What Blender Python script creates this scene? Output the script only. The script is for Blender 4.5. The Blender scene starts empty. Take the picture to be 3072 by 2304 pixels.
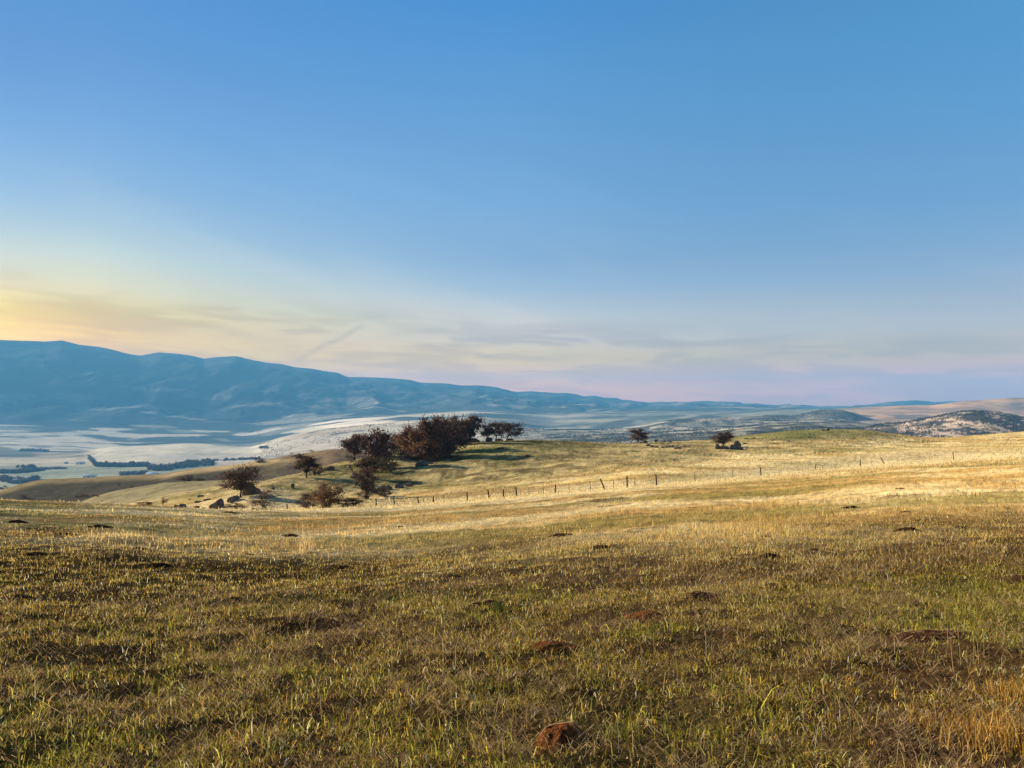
import bpy, math, random
import numpy as np

# ------------------------------------------------------------------ camera, world, sun, exposure
scene = bpy.context.scene
COL = scene.collection
EYE = 1.6
F = 739.0
HORIZON = 410.0
PITCH = math.atan((HORIZON - 384.0) / F)

cam_data = bpy.data.cameras.new('camera')
cam_data.sensor_width = 36.0
cam_data.lens = 36.0 * F / 1024.0
cam_data.clip_start = 0.1
cam_data.clip_end = 60000.0
cam = bpy.data.objects.new('camera', cam_data)
cam.location = (0, 0, EYE)
cam.rotation_euler = (math.pi / 2 + PITCH, 0, 0)
COL.objects.link(cam)
scene.camera = cam

SUN_AZ = math.radians(-66)      # from straight ahead (+Y), negative is to the left
SUN_EL = math.radians(19)
SKY_STRENGTH = 0.06

world = bpy.data.worlds.new('World')
scene.world = world
world.use_nodes = True
wt = world.node_tree
wt.nodes.clear()


def build_world():
    N, L = wt.nodes, wt.links
    out = N.new('ShaderNodeOutputWorld')
    bg = N.new('ShaderNodeBackground')
    sky = N.new('ShaderNodeTexSky')
    sky.sky_type = 'NISHITA'
    sky.sun_disc = False
    sky.sun_elevation = SUN_EL
    sky.sun_rotation = SUN_AZ
    sky.altitude = 900
    sky.air_density = 1.0
    sky.dust_density = 1.0
    sky.ozone_density = 1.5
    bg.inputs['Strength'].default_value = SKY_STRENGTH
    L.new(bg.outputs[0], out.inputs['Surface'])

    def math_node(op, a, b=None, c=None, clamp=False):
        n = N.new('ShaderNodeMath')
        n.operation = op
        n.use_clamp = clamp
        for i, v in enumerate((a, b, c)):
            if v is None:
                continue
            if isinstance(v, (int, float)):
                n.inputs[i].default_value = v
            else:
                L.new(v, n.inputs[i])
        return n.outputs[0]

    tc = N.new('ShaderNodeTexCoord')
    sep = N.new('ShaderNodeSeparateXYZ')
    L.new(tc.outputs['Generated'], sep.inputs[0])
    X, Y, Z = sep.outputs
    hor = math_node('SQRT', math_node('ADD', math_node('MULTIPLY', X, X), math_node('MULTIPLY', Y, Y)))
    elev = math_node('MULTIPLY', math_node('ARCTAN2', Z, hor), 180 / math.pi)       # degrees
    az = math_node('MULTIPLY', math_node('ARCTAN2', X, Y), 180 / math.pi)           # degrees from +Y to the right
    e01 = math_node('DIVIDE', elev, 32.0, clamp=True)

    def ramp(fac, stops):
        r = N.new('ShaderNodeValToRGB')
        cr = r.color_ramp
        cr.interpolation = 'LINEAR'
        while len(cr.elements) > 1:
            cr.elements.remove(cr.elements[-1])
        cr.elements[0].position = stops[0][0]
        cr.elements[0].color = (*stops[0][1], 1)
        for p, c in stops[1:]:
            e = cr.elements.new(p)
            e.color = (*c, 1)
        L.new(fac, r.inputs[0])
        return r.outputs[0]

    def mix(fac, a, b, mode='MIX'):
        m = N.new('ShaderNodeMix')
        m.data_type = 'RGBA'
        m.blend_type = mode
        m.clamp_result = False
        for s, v in ((m.inputs[0], fac), (m.inputs[6], a), (m.inputs[7], b)):
            if isinstance(v, (int, float)):
                s.default_value = v
            elif isinstance(v, tuple):
                s.default_value = (*v, 1)
            else:
                L.new(v, s)
        return m.outputs[2]

    color = sky.outputs[0]
    if SKY_TINT:
        t = [ramp(e01, [(e / 32.0, c) for e, c in col]) for col in SKY_TINT]
        fl = math_node('DIVIDE', math_node('ADD', az, 34.7), 34.7, clamp=True)
        fr = math_node('DIVIDE', az, 34.7, clamp=True)
        fg = math_node('DIVIDE', math_node('ADD', az, 34.6), 4.8, clamp=True)
        fm = math_node('DIVIDE', math_node('ADD', az, 29.7), 29.7, clamp=True)
        tint = mix(fr, mix(fm, mix(fg, t[0], t[1]), t[2]), t[3])
        color = mix(1.0, color, tint, 'MULTIPLY')
        vs = N.new('ShaderNodeVectorMath')
        vs.operation = 'SCALE'
        L.new(color, vs.inputs[0])
        vs.inputs['Scale'].default_value = TINT_SCALE
        color = vs.outputs[0]
    if CLOUDS:
        # thin high streaks of cloud: noise on a layer far overhead, stretched along its drift
        def layer(scale_az, scale_el, tilt, lo, hi, seed, detail=6, dist=0.6):
            u = math_node('MULTIPLY', az, scale_az)
            v = math_node('MULTIPLY', math_node('ADD', elev, math_node('MULTIPLY', az, tilt)), scale_el)
            cb = N.new('ShaderNodeCombineXYZ')
            L.new(u, cb.inputs[0]); L.new(v, cb.inputs[1]); cb.inputs[2].default_value = seed
            nz = N.new('ShaderNodeTexNoise')
            nz.inputs['Scale'].default_value = 1.0
            nz.inputs['Detail'].default_value = detail
            nz.inputs['Distortion'].default_value = dist
            L.new(cb.outputs[0], nz.inputs['Vector'])
            mr = N.new('ShaderNodeMapRange')
            mr.interpolation_type = 'SMOOTHSTEP'
            mr.inputs[1].default_value = lo
            mr.inputs[2].default_value = hi
            L.new(nz.outputs['Fac'], mr.inputs[0])
            return mr.outputs[0]

        def window(val, a, b, c, d):
            m1 = N.new('ShaderNodeMapRange'); m1.interpolation_type = 'SMOOTHSTEP'
            m1.inputs[1].default_value = a; m1.inputs[2].default_value = b
            L.new(val, m1.inputs[0])
            m2 = N.new('ShaderNodeMapRange'); m2.interpolation_type = 'SMOOTHSTEP'
            m2.inputs[1].default_value = c; m2.inputs[2].default_value = d
            m2.inputs[3].default_value = 1.0; m2.inputs[4].default_value = 0.0
            L.new(val, m2.inputs[0])
            return math_node('MULTIPLY', m1.outputs[0], m2.outputs[0])

        drop = math_node('ADD', elev, math_node('MULTIPLY', az, 0.055))   # cloud band sinks to the right
        c1 = math_node('MULTIPLY', layer(0.11, 0.75, 0.05, 0.42, 0.62, 3.1), window(drop, -2, 0.8, 5.4, 8.0))
        c2 = math_node('MULTIPLY', layer(0.15, 1.15, 0.02, 0.46, 0.64, 8.4, 9, 0.9), window(drop, -2, 0.8, 5.0, 7.5))
        c = math_node('ADD', math_node('MULTIPLY', c1, 0.80), math_node('MULTIPLY', c2, 0.8), clamp=True)
        ctint = mix(fr, mix(fl, (0.86, 0.78, 0.68), (0.77, 0.72, 0.74)), (0.79, 0.81, 0.89))
        color = mix(c, color, mix(1.0, color, ctint, 'MULTIPLY'))
        # faint high veil, paler, reaching up on the left
        v1 = math_node('MULTIPLY', layer(0.05, 0.22, 0.30, 0.45, 0.80, 5.5, 4, 0.4), window(elev, 2, 6, 14, 24))
        color = mix(math_node('MULTIPLY', v1, 0.45), color, mix(1.0, color, (1.35, 1.18, 1.05), 'MULTIPLY'))
        # two short old contrails low over the ridge
        def trail(a0, e0, a1, e1, w):
            dx, dy = a1 - a0, e1 - e0
            ln = math.hypot(dx, dy); ux, uy = dx / ln, dy / ln
            ra = math_node('SUBTRACT', az, a0); re = math_node('SUBTRACT', elev, e0)
            s = math_node('ADD', math_node('MULTIPLY', ra, ux), math_node('MULTIPLY', re, uy))
            wob = math_node('MULTIPLY', math_node('SINE', math_node('MULTIPLY', s, 2.1)), 0.06)
            d = math_node('ABSOLUTE', math_node('ADD', wob, math_node('SUBTRACT', math_node('MULTIPLY', ra, -uy), math_node('MULTIPLY', re, -ux))))
            wd = window(d, -1, -0.5, 0.0, w)
            return math_node('MULTIPLY', wd, window(s, -0.2, 0.4, ln - 0.8, ln))
        tr = math_node('ADD', math_node('MULTIPLY', trail(-16.5, 3.6, -11.0, 6.6, 0.34), 0.9),
                       math_node('MULTIPLY', trail(-3.2, 4.05, 0.8, 4.4, 0.14), 0.9), clamp=True)
        color = mix(tr, color, mix(1.0, color, (0.82, 0.80, 0.86), 'MULTIPLY'))
    L.new(color, bg.inputs['Color'])


#SKYDATA_BEGIN
SKY_TINT = [[(4.912, (0.2618, 0.1269, 0.0)), (6.373, (0.2102, 0.1206, 0.0009)), (7.954, (0.1933, 0.1178, 0.0452)), (9.838, (0.1655, 0.1233, 0.078)), (12.015, (0.1197, 0.1102, 0.0941)), (14.465, (0.087, 0.0992, 0.1064)), (18.05, (0.0626, 0.0883, 0.1137)), (21.508, (0.0491, 0.0799, 0.1142)), (24.714, (0.0435, 0.0816, 0.1213))], [(5.185, (0.2333, 0.1051, 0.0002)), (6.726, (0.2179, 0.1167, 0.0144)), (8.394, (0.2124, 0.1324, 0.0583)), (10.38, (0.177, 0.1358, 0.0888)), (12.67, (0.1273, 0.1177, 0.1023)), (15.245, (0.0924, 0.1044, 0.1115)), (19.003, (0.0711, 0.0976, 0.1237)), (22.614, (0.0571, 0.0915, 0.125)), (25.947, (0.0496, 0.0928, 0.1325))], [(2.17, (0.4101, 0.1271, 0.0002)), (3.875, (0.3146, 0.1358, 0.0065)), (5.422, (0.2689, 0.1429, 0.0804)), (7.349, (0.2357, 0.1495, 0.1075)), (9.264, (0.1647, 0.1328, 0.123)), (11.54, (0.1227, 0.1193, 0.1286)), (15.996, (0.1074, 0.1335, 0.1534)), (21.674, (0.0933, 0.1424, 0.172)), (25.689, (0.0778, 0.1446, 0.1864)), (29.35, (0.0583, 0.1402, 0.2014))], [(1.085, (0.3819, 0.094, 0.0096)), (2.235, (0.4111, 0.0927, 0.0033)), (3.831, (0.2735, 0.1124, 0.0312)), (5.742, (0.2194, 0.1268, 0.0952)), (7.643, (0.1738, 0.1197, 0.1092)), (9.531, (0.14, 0.1208, 0.1279)), (13.253, (0.1054, 0.129, 0.151)), (18.061, (0.0911, 0.1452, 0.1785)), (21.521, (0.0847, 0.1571, 0.194)), (24.728, (0.0801, 0.1687, 0.205))]]
TINT_SCALE = 4.0
#SKYDATA_END
CLOUDS = True
build_world()

sd = bpy.data.lights.new('sun', 'SUN')
sd.energy = 5.0
sd.angle = math.radians(0.6)
sd.color = (1.0, 0.83, 0.60)
sun = bpy.data.objects.new('sun', sd)
# direction towards the sun
sun.rotation_euler = (math.pi / 2 - SUN_EL, 0, -SUN_AZ + math.pi)
sun.rotation_euler = (math.pi / 2 - SUN_EL, 0, math.pi - SUN_AZ)
COL.objects.link(sun)

vs_ = scene.view_settings
scene.display_settings.display_device = 'sRGB'
vs_.view_transform = 'Standard'
vs_.look = 'None'
vs_.exposure = 2.1
vs_.gamma = 1.0
vs_.use_curve_mapping = False
scene.cycles.max_bounces = 5
scene.cycles.diffuse_bounces = 2
scene.cycles.glossy_bounces = 1
scene.cycles.transmission_bounces = 2
scene.cycles.volume_bounces = 0
scene.cycles.transparent_max_bounces = 4
scene.cycles.use_denoising = True
scene.cycles.denoiser = 'OPENIMAGEDENOISE'
scene.cycles.denoising_input_passes = 'RGB_ALBEDO_NORMAL'
scene.cycles.sample_clamp_indirect = 4.0
HAZE_DENSITY = 8.5e-5
HAZE_COLOR = (0.095, 0.350, 0.70)

# ------------------------------------------------------------------ helpers
rng = np.random.default_rng(11)
random.seed(5)


def tz_of(py):
    v = (384.0 - np.asarray(py, float)) / F
    return (math.sin(PITCH) + v * math.cos(PITCH)) / (math.cos(PITCH) - v * math.sin(PITCH))


def py_of(tz):
    # inverse of tz_of
    s, c = math.sin(PITCH), math.cos(PITCH)
    v = (tz * c - s) / (c + tz * s)
    return 384.0 - F * v


def tx_of(px, py=410.0):
    v = (384.0 - np.asarray(py, float)) / F
    return (np.asarray(px, float) - 512.0) / F / (math.cos(PITCH) - v * math.sin(PITCH))


def smooth(a, b, x):
    t = np.clip((np.asarray(x, float) - a) / (b - a), 0, 1)
    return t * t * (3 - 2 * t)


def _hash(ix, iy, seed):
    h = (ix.astype(np.int64) * 374761393 + iy.astype(np.int64) * 668265263 + seed * 1442695041) & 0xFFFFFFFF
    h = ((h ^ (h >> 13)) * 1274126177) & 0xFFFFFFFF
    h = h ^ (h >> 16)
    return (h & 0xFFFFFF) / float(0xFFFFFF)


def vnoise(x, y, seed=0):
    x = np.asarray(x, float); y = np.asarray(y, float)
    ix = np.floor(x); iy = np.floor(y)
    fx = x - ix; fy = y - iy
    fx = fx * fx * (3 - 2 * fx); fy = fy * fy * (3 - 2 * fy)
    a = _hash(ix, iy, seed); b = _hash(ix + 1, iy, seed)
    c = _hash(ix, iy + 1, seed); d = _hash(ix + 1, iy + 1, seed)
    return (a * (1 - fx) + b * fx) * (1 - fy) + (c * (1 - fx) + d * fx) * fy


def fbm(x, y, octaves=4, seed=0, gain=0.5):
    s = 0.0; a = 1.0; t = 0.0
    for i in range(octaves):
        s = s + a * vnoise(x * 2 ** i + 17.3 * i, y * 2 ** i - 9.1 * i, seed + i)
        t += a
        a *= gain
    return s / t


def mesh_obj(name, verts, faces, mat, cols=None, parent=None, smooth_shade=False):
    """verts (n,3); faces (m,k) int array, or list of such arrays with different k."""
    me = bpy.data.meshes.new(name)
    verts = np.ascontiguousarray(verts, dtype=np.float32)
    if isinstance(faces, np.ndarray):
        faces = [faces]
    idx = np.concatenate([f.reshape(-1) for f in faces]).astype(np.int32)
    tot = np.concatenate([np.full(len(f), f.shape[1], np.int32) for f in faces])
    start = np.concatenate([[0], np.cumsum(tot)[:-1]]).astype(np.int32)
    me.vertices.add(len(verts))
    me.vertices.foreach_set('co', verts.reshape(-1))
    me.loops.add(len(idx))
    me.loops.foreach_set('vertex_index', idx)
    me.polygons.add(len(tot))
    me.polygons.foreach_set('loop_start', start)
    me.polygons.foreach_set('loop_total', tot)
    if smooth_shade:
        me.polygons.foreach_set('use_smooth', np.ones(len(tot), bool))
    if cols is not None:
        ca = me.color_attributes.new('Col', 'FLOAT_COLOR', 'POINT')
        c4 = np.ones((len(verts), 4), np.float32)
        c4[:, :3] = cols
        ca.data.foreach_set('color', c4.reshape(-1))
    me.update(calc_edges=True)
    me.validate()
    o = bpy.data.objects.new(name, me)
    if mat is not None:
        me.materials.append(mat)
    COL.objects.link(o)
    if parent is not None:
        o.parent = parent
    return o


def tag(o, label=None, cat=None, group=None, kind=None):
    if label: o['label'] = label
    if cat: o['category'] = cat
    if group: o['group'] = group
    if kind: o['kind'] = kind
    return o


def thing(name, label, cat, loc, group=None):
    o = bpy.data.objects.new(name, None)
    o.empty_display_size = 0.3
    COL.objects.link(o)
    o.location = loc
    return tag(o, label, cat, group)


# ------------------------------------------------------------------ materials
def new_mat(name):
    m = bpy.data.materials.new(name)
    m.use_nodes = True
    m.node_tree.nodes.clear()
    return m, m.node_tree.nodes, m.node_tree.links


def attr_mat(name, translucent=0.0, noise_scales=(), bump=None, rough=1.0, base=None, contrast=0.35):
    """Vertex colour times world-space noise; optionally part translucent (leaves, grass)."""
    m, N, L = new_mat(name)
    out = N.new('ShaderNodeOutputMaterial')
    if base is None:
        at = N.new('ShaderNodeAttribute'); at.attribute_name = 'Col'
        col = at.outputs['Color']
    else:
        rgb = N.new('ShaderNodeRGB'); rgb.outputs[0].default_value = (*base, 1)
        col = rgb.outputs[0]
    geo = N.new('ShaderNodeNewGeometry')
    for sc, det in noise_scales:
        nz = N.new('ShaderNodeTexNoise')
        nz.inputs['Scale'].default_value = sc
        nz.inputs['Detail'].default_value = det
        nz.inputs['Roughness'].default_value = 0.65
        L.new(geo.outputs['Position'], nz.inputs['Vector'])
        mr = N.new('ShaderNodeMapRange')
        mr.inputs[1].default_value = 0.3; mr.inputs[2].default_value = 0.7
        mr.inputs[3].default_value = 1 - contrast; mr.inputs[4].default_value = 1 + contrast
        L.new(nz.outputs['Fac'], mr.inputs[0])
        mx = N.new('ShaderNodeVectorMath'); mx.operation = 'SCALE'
        L.new(col, mx.inputs[0]); L.new(mr.outputs[0], mx.inputs['Scale'])
        col = mx.outputs[0]
    dif = N.new('ShaderNodeBsdfDiffuse')
    dif.inputs['Roughness'].default_value = rough
    L.new(col, dif.inputs['Color'])
    sh = dif.outputs[0]
    if bump:
        sc, strength, dist = bump
        nz = N.new('ShaderNodeTexNoise')
        nz.inputs['Scale'].default_value = sc
        nz.inputs['Detail'].default_value = 5
        L.new(geo.outputs['Position'], nz.inputs['Vector'])
        bp = N.new('ShaderNodeBump')
        bp.inputs['Strength'].default_value = strength
        bp.inputs['Distance'].default_value = dist
        L.new(nz.outputs['Fac'], bp.inputs['Height'])
        L.new(bp.outputs[0], dif.inputs['Normal'])
    if translucent > 0:
        tr = N.new('ShaderNodeBsdfTranslucent')
        L.new(col, tr.inputs['Color'])
        ms = N.new('ShaderNodeMixShader')
        ms.inputs[0].default_value = translucent
        L.new(sh, ms.inputs[1]); L.new(tr.outputs[0], ms.inputs[2])
        sh = ms.outputs[0]
    L.new(sh, out.inputs['Surface'])
    return m


M_SOIL = attr_mat('meadow_soil', noise_scales=((9.0, 6), (0.9, 5)), bump=(14.0, 0.9, 0.05), contrast=0.45)
M_HILL = attr_mat('dry_grass_slope', noise_scales=((1.6, 6), (0.22, 5)), bump=(0.9, 0.5, 0.4), contrast=0.30, rough=0.4)
M_FAR = attr_mat('far_slope', noise_scales=((0.03, 7), (0.006, 5)), bump=(0.02, 0.25, 8.0), contrast=0.18, rough=0.2)
M_GRASS = attr_mat('grass_blade', translucent=0.30)
M_LEAF = attr_mat('dry_leaves', translucent=0.30)
M_WOODS = attr_mat('bare_woods', translucent=0.1)
M_BARK = attr_mat('dark_bark', base=(0.035, 0.026, 0.022), noise_scales=((6.0, 4),), contrast=0.4)
M_ROCK = attr_mat('lichen_rock', noise_scales=((1.1, 7), (5.0, 4)), bump=(2.6, 0.8, 0.25), base=(0.10, 0.092, 0.085), contrast=0.5)
M_POST = attr_mat('weathered_post', base=(0.030, 0.024, 0.022), noise_scales=((12.0, 4),))
M_WIRE = attr_mat('rusty_wire', base=(0.06, 0.045, 0.035))
M_REDSOIL = attr_mat('red_soil', base=(0.125, 0.048, 0.016), noise_scales=((45.0, 6), (9.0, 4)), bump=(70.0, 1.0, 0.02), contrast=0.55)
M_DARKSOIL = attr_mat('dark_soil', base=(0.034, 0.017, 0.011), noise_scales=((20.0, 6), (4.0, 4)), bump=(30.0, 1.0, 0.03), contrast=0.45)

# ------------------------------------------------------------------ terrain: stations along every line of sight, with real distances
def tab(pairs):
    a = np.array(pairs, float)
    return lambda px: np.interp(px, a[:, 0], a[:, 1])


f_s = tab([(-900, .098), (0, .1005), (128, .106), (256, .1145), (384, .1115), (512, .0985), (640, .083), (768, .0745), (896, .059), (1024, .0525), (1900, .05)])
F_Y = tab([(0, 75), (128, 75), (256, 80), (300, 86), (400, 100), (512, 97), (640, 90), (768, 118), (896, 155), (1024, 185)])
F_y = tab([(0, 500), (60, 502), (128, 505), (190, 508), (256, 510.5), (300, 511), (400, 505), (512, 496.5), (640, 486), (768, 475.5), (896, 463), (1024, 455.5)])
FD_y = tab([(0, 522), (60, 520), (128, 519), (180, 515), (256, 514), (300, 510), (340, 504), (400, 497), (512, 488), (640, 476), (768, 464), (896, 450), (1024, 446)])
K_Y = tab([(0, 140), (200, 140), (259, 135), (305, 160), (342, 180), (392, 195), (480, 210), (529, 215), (625, 250), (713, 280), (767, 300), (836, 350), (930, 420), (1024, 600)])
K_y = tab([(0, 527), (60, 521), (128, 512), (180, 504), (215, 497), (240, 491), (259, 486), (282, 479), (305, 473.5), (342, 462), (392, 453), (440, 447), (480, 441.5), (529, 440), (567, 441), (600, 443), (625, 444), (672, 441.5), (713, 440), (735, 437), (767, 433), (790, 430.8), (813, 429.6), (836, 429), (871, 430.2), (906, 436), (930, 438), (953, 437), (980, 435), (1024, 431.5), (1300, 424)])
KD_y = tab([(0, 527), (60, 520), (128, 503), (180, 494), (215, 490), (240, 489.5), (259, 492), (305, 487), (342, 478), (392, 468), (440, 462), (529, 455), (625, 458), (713, 454), (836, 443), (930, 452), (1024, 446), (1300, 440)])
R1_y = tab([(0, 520), (50, 512), (78, 503.5), (93, 498), (109, 492.8), (128, 488.5), (166, 483), (227, 480), (259, 481), (275, 481.5), (300, 487), (342, 482), (392, 471), (440, 465), (529, 458), (625, 462), (713, 458), (836, 447), (930, 455), (1024, 450), (1300, 442)])
R2_y = tab([(-300, 505), (0, 491), (23, 483.7), (41, 479.6), (75, 478), (121, 475.8), (167, 474), (189, 469.2), (227, 465.7), (265, 460), (287, 456), (333, 448.8), (350, 449.5), (392, 457), (440, 462), (529, 456), (625, 458), (713, 454), (836, 444), (930, 452), (1024, 447), (1300, 440)])
S10_y = tab([(0, 512), (330, 495), (400, 478), (500, 462), (600, 455), (713, 448), (836, 440), (890, 440), (1024, 440)])
S11_y = tab([(0, 494), (300, 478), (400, 458), (500, 450), (550, 443), (600, 441), (650, 438), (700, 434), (767, 429), (800, 426.5), (840, 429), (863, 428.7), (889, 423), (899, 423.5), (935, 417), (964, 411.8), (982, 411.3), (999, 412.6), (1024, 418), (1300, 424)])
S12_y = tab([(0, 466), (200, 463), (340, 450), (500, 437), (600, 435), (650, 433), (700, 430), (767, 425), (800, 424), (860, 424), (890, 427), (935, 424), (1024, 425), (1300, 428)])
P_y = tab([(0, 455), (60, 454), (93, 451), (113, 447.6), (167, 446), (190, 444), (209, 445), (231, 447.5), (253, 447.5), (276, 438.6), (295, 434.8), (343, 428), (370, 424.5), (402, 421.5), (440, 418.5), (470, 417), (497, 420), (524, 427), (551, 430), (600, 430), (640, 427), (651, 425), (662, 422), (683, 420), (725, 419), (767, 416.5), (798, 417), (806, 414), (813, 411.8), (830.7, 409.6), (848, 411), (860, 416), (868, 419), (880, 418), (900, 420), (935, 418), (1024, 419), (1300, 420)])
PD_y = tab([(0, 450), (93, 451), (167, 449.5), (209, 449), (231, 450), (253, 449.8), (276, 443), (295, 439), (343, 431), (402, 425), (470, 420.5), (524, 429), (551, 431), (600, 430), (650, 427), (683, 422.5), (767, 419), (813, 415.5), (830, 413.5), (860, 415), (900, 413), (1024, 412), (1300, 412)])
FT_y = tab([(0, 437), (128, 441), (250, 444), (300, 435), (343, 426), (402, 420), (470, 416.5), (551, 424), (600, 420), (650, 416), (700, 415), (767, 413), (800, 412), (839, 408.6), (867, 407.2), (906, 405.4), (935, 405.2), (964.5, 400.8), (988, 399.6), (1011, 397.5), (1024, 397.9), (1300, 396)])
FD2_y = tab([(0, 424), (128, 428), (250, 431), (343, 419), (470, 411), (551, 415), (600, 413.5), (700, 411), (800, 411), (867, 409.5), (935, 408), (1024, 402), (1300, 402)])
M_y = tab([(-900, 352), (-500, 338), (-200, 345), (0, 340), (39, 341.2), (42, 341.7), (60, 340.3), (72, 343.2), (77, 344.6), (96, 346.6), (108, 348.8), (127, 353.8), (138.6, 355.6), (148, 354), (158, 352.2), (178, 353.8), (193, 356), (202.5, 358.7), (217, 357), (235, 356), (251, 359.8), (267, 362.8), (280, 363.8), (294, 367.2), (313, 368.9), (321, 370.6), (337, 372.7), (347, 377), (364, 377.1), (385, 378), (410, 379.8), (420, 382.6), (447, 383.5), (461, 385.5), (478, 385.3), (497, 387.6), (517, 392.4), (531, 391.6), (551, 393), (567, 393.2), (575, 394), (583, 396.3), (595, 395.8), (604, 398), (630, 400.7), (646, 403), (662, 402.8), (704, 402), (723, 402.8), (735, 404), (756, 404.9), (767, 406.5), (777, 406.6), (800, 407.2), (825, 408.3), (845, 408.5), (860, 407.5), (876, 404.5), (890, 402.8), (912, 401), (926, 401.7), (935, 403), (953, 402.6), (975, 404), (1024, 405), (1300, 406)])
M_Y = tab([(-900, 7000), (0, 8000), (300, 9000), (500, 10500), (600, 12500), (800, 15000), (1300, 15000)])

cols_px = np.concatenate([np.linspace(-620, -60, 50), np.arange(-40, 1066, 1.25), np.linspace(1080, 1640, 50)])
cols_tx = tx_of(cols_px)
NC = len(cols_px)
PX = cols_px


def near_tz(px, Y):
    return -EYE / Y - f_s(px)


one = np.ones(NC)
fy = F_Y(PX)
ky = np.maximum(K_Y(PX), fy * 1.5)
r1Y = np.clip(ky * 1.65, 230, 800)
r2Y = np.clip(r1Y * 1.5, 480, 980)
stations = [
    (25 * one, near_tz(PX, 25.0)),
    (50 * one, near_tz(PX, 50.0)),
    (fy, tz_of(F_y(PX))),
    (fy * 1.25, tz_of(FD_y(PX))),
    (ky, tz_of(K_y(PX))),
    (np.sqrt(ky * r1Y), tz_of(KD_y(PX))),
    (r1Y, tz_of(R1_y(PX))),
    (np.sqrt(r1Y * r2Y), tz_of(R1_y(PX) + np.where(PX < 330, 8, 3))),
    (r2Y, tz_of(R2_y(PX))),
    (1200 * one, tz_of(S10_y(PX))),
    (1750 * one, tz_of(S11_y(PX))),
    (2600 * one, tz_of(S12_y(PX))),
    (3500 * one, tz_of(P_y(PX))),
    (4200 * one, tz_of(PD_y(PX))),
    (5000 * one, tz_of(FT_y(PX))),
    (6000 * one, tz_of(FD2_y(PX))),
    (M_Y(PX), tz_of(M_y(PX))),
    (M_Y(PX) * 1.15, tz_of(M_y(PX) + 10)),
]
rows_per = [34, 34, 12, 70, 10, 26, 8, 44, 8, 26, 46, 60, 14, 40, 26, 110, 6]
K = len(stations)
XS = np.log(np.array([s[0] for s in stations]))
VS = np.array([s[1] for s in stations])


def soften(rowv, sigma):
    # round the joints of the tables so that no slope carries a crease
    g_ = np.exp(-0.5 * (np.arange(-16, 17) / sigma) ** 2); g_ /= g_.sum()
    return np.convolve(np.pad(rowv, 16, mode='edge'), g_, mode='valid')


for k_ in range(2, len(VS)):
    VS[k_] = soften(VS[k_], 1.2 if k_ in (16, 17) else (2.0 if k_ == 10 else 4.5))
    XS[k_] = soften(XS[k_], 6.0)
dX = np.diff(XS, axis=0)
dl = np.diff(VS, axis=0) / dX
sl = np.zeros_like(VS)
same = (dl[:-1] * dl[1:]) > 0
sl[1:-1] = np.where(same, 2 * dl[:-1] * dl[1:] / np.where(np.abs(dl[:-1] + dl[1:]) < 1e-12, 1, dl[:-1] + dl[1:]), 0)
sl[0] = f_s(PX) * 0 + EYE / 25.0
sl[-1] = dl[-1]

grid_Y, grid_z, band_id, band_t = [], [], [], []
# near rows, metric
near_rows = np.concatenate([np.linspace(-9, 2, 16)[:-1], np.geomspace(2, 25, 120)[:-1]])


def gwid(Y):
    return np.sqrt(np.maximum(Y, 0) ** 2 + 100 * (1 - smooth(0, 24, Y)))


for Yr in near_rows:
    grid_Y.append(np.full(NC, Yr)); band_id.append(-1); band_t.append(0)
    grid_z.append(None)
for k in range(K - 1):
    n = rows_per[k]
    for j in range(n + (1 if k == K - 2 else 0)):
        t = j / n
        h = dX[k]
        h00 = 2 * t ** 3 - 3 * t ** 2 + 1; h10 = t ** 3 - 2 * t ** 2 + t
        h01 = -2 * t ** 3 + 3 * t ** 2; h11 = t ** 3 - t ** 2
        tzv = h00 * VS[k] + h10 * h * sl[k] + h01 * VS[k + 1] + h11 * h * sl[k + 1]
        Yv = np.exp(XS[k] + t * h)
        grid_Y.append(Yv); band_id.append(k); band_t.append(t)
        grid_z.append(EYE + tzv * Yv)
GY = np.array(grid_Y)
NR = len(GY)
band_id = np.array(band_id); band_t = np.array(band_t)
GX = cols_tx[None, :] * np.where(band_id[:, None] < 0, gwid(GY), GY)


def near_base(x, Y):
    px = 512 + F * x / np.maximum(np.abs(Y) * 0 + np.maximum(Y, 14.0), 1e-3)
    return -f_s(px) * Y


def near_noise(x, Y):
    b = (fbm(x / 3.0, Y / 3.0, 3, 40) - 0.5) * 0.22 + (fbm(x / 0.6, Y / 0.6, 3, 50) - 0.5) * 0.13
    b2 = (fbm(x / 0.16, Y / 0.16, 2, 55) - 0.5) * 0.045
    fade = smooth(1, 3, Y) * 0.7 + 0.3
    mid = (fbm(x / 7.0, Y / 5.0, 3, 60) - 0.5) * 0.35 * smooth(12, 45, Y)
    return (b + b2) * fade * (1 - 0.3 * smooth(60, 150, Y)) + mid * (1 - smooth(200, 500, Y))


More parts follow.
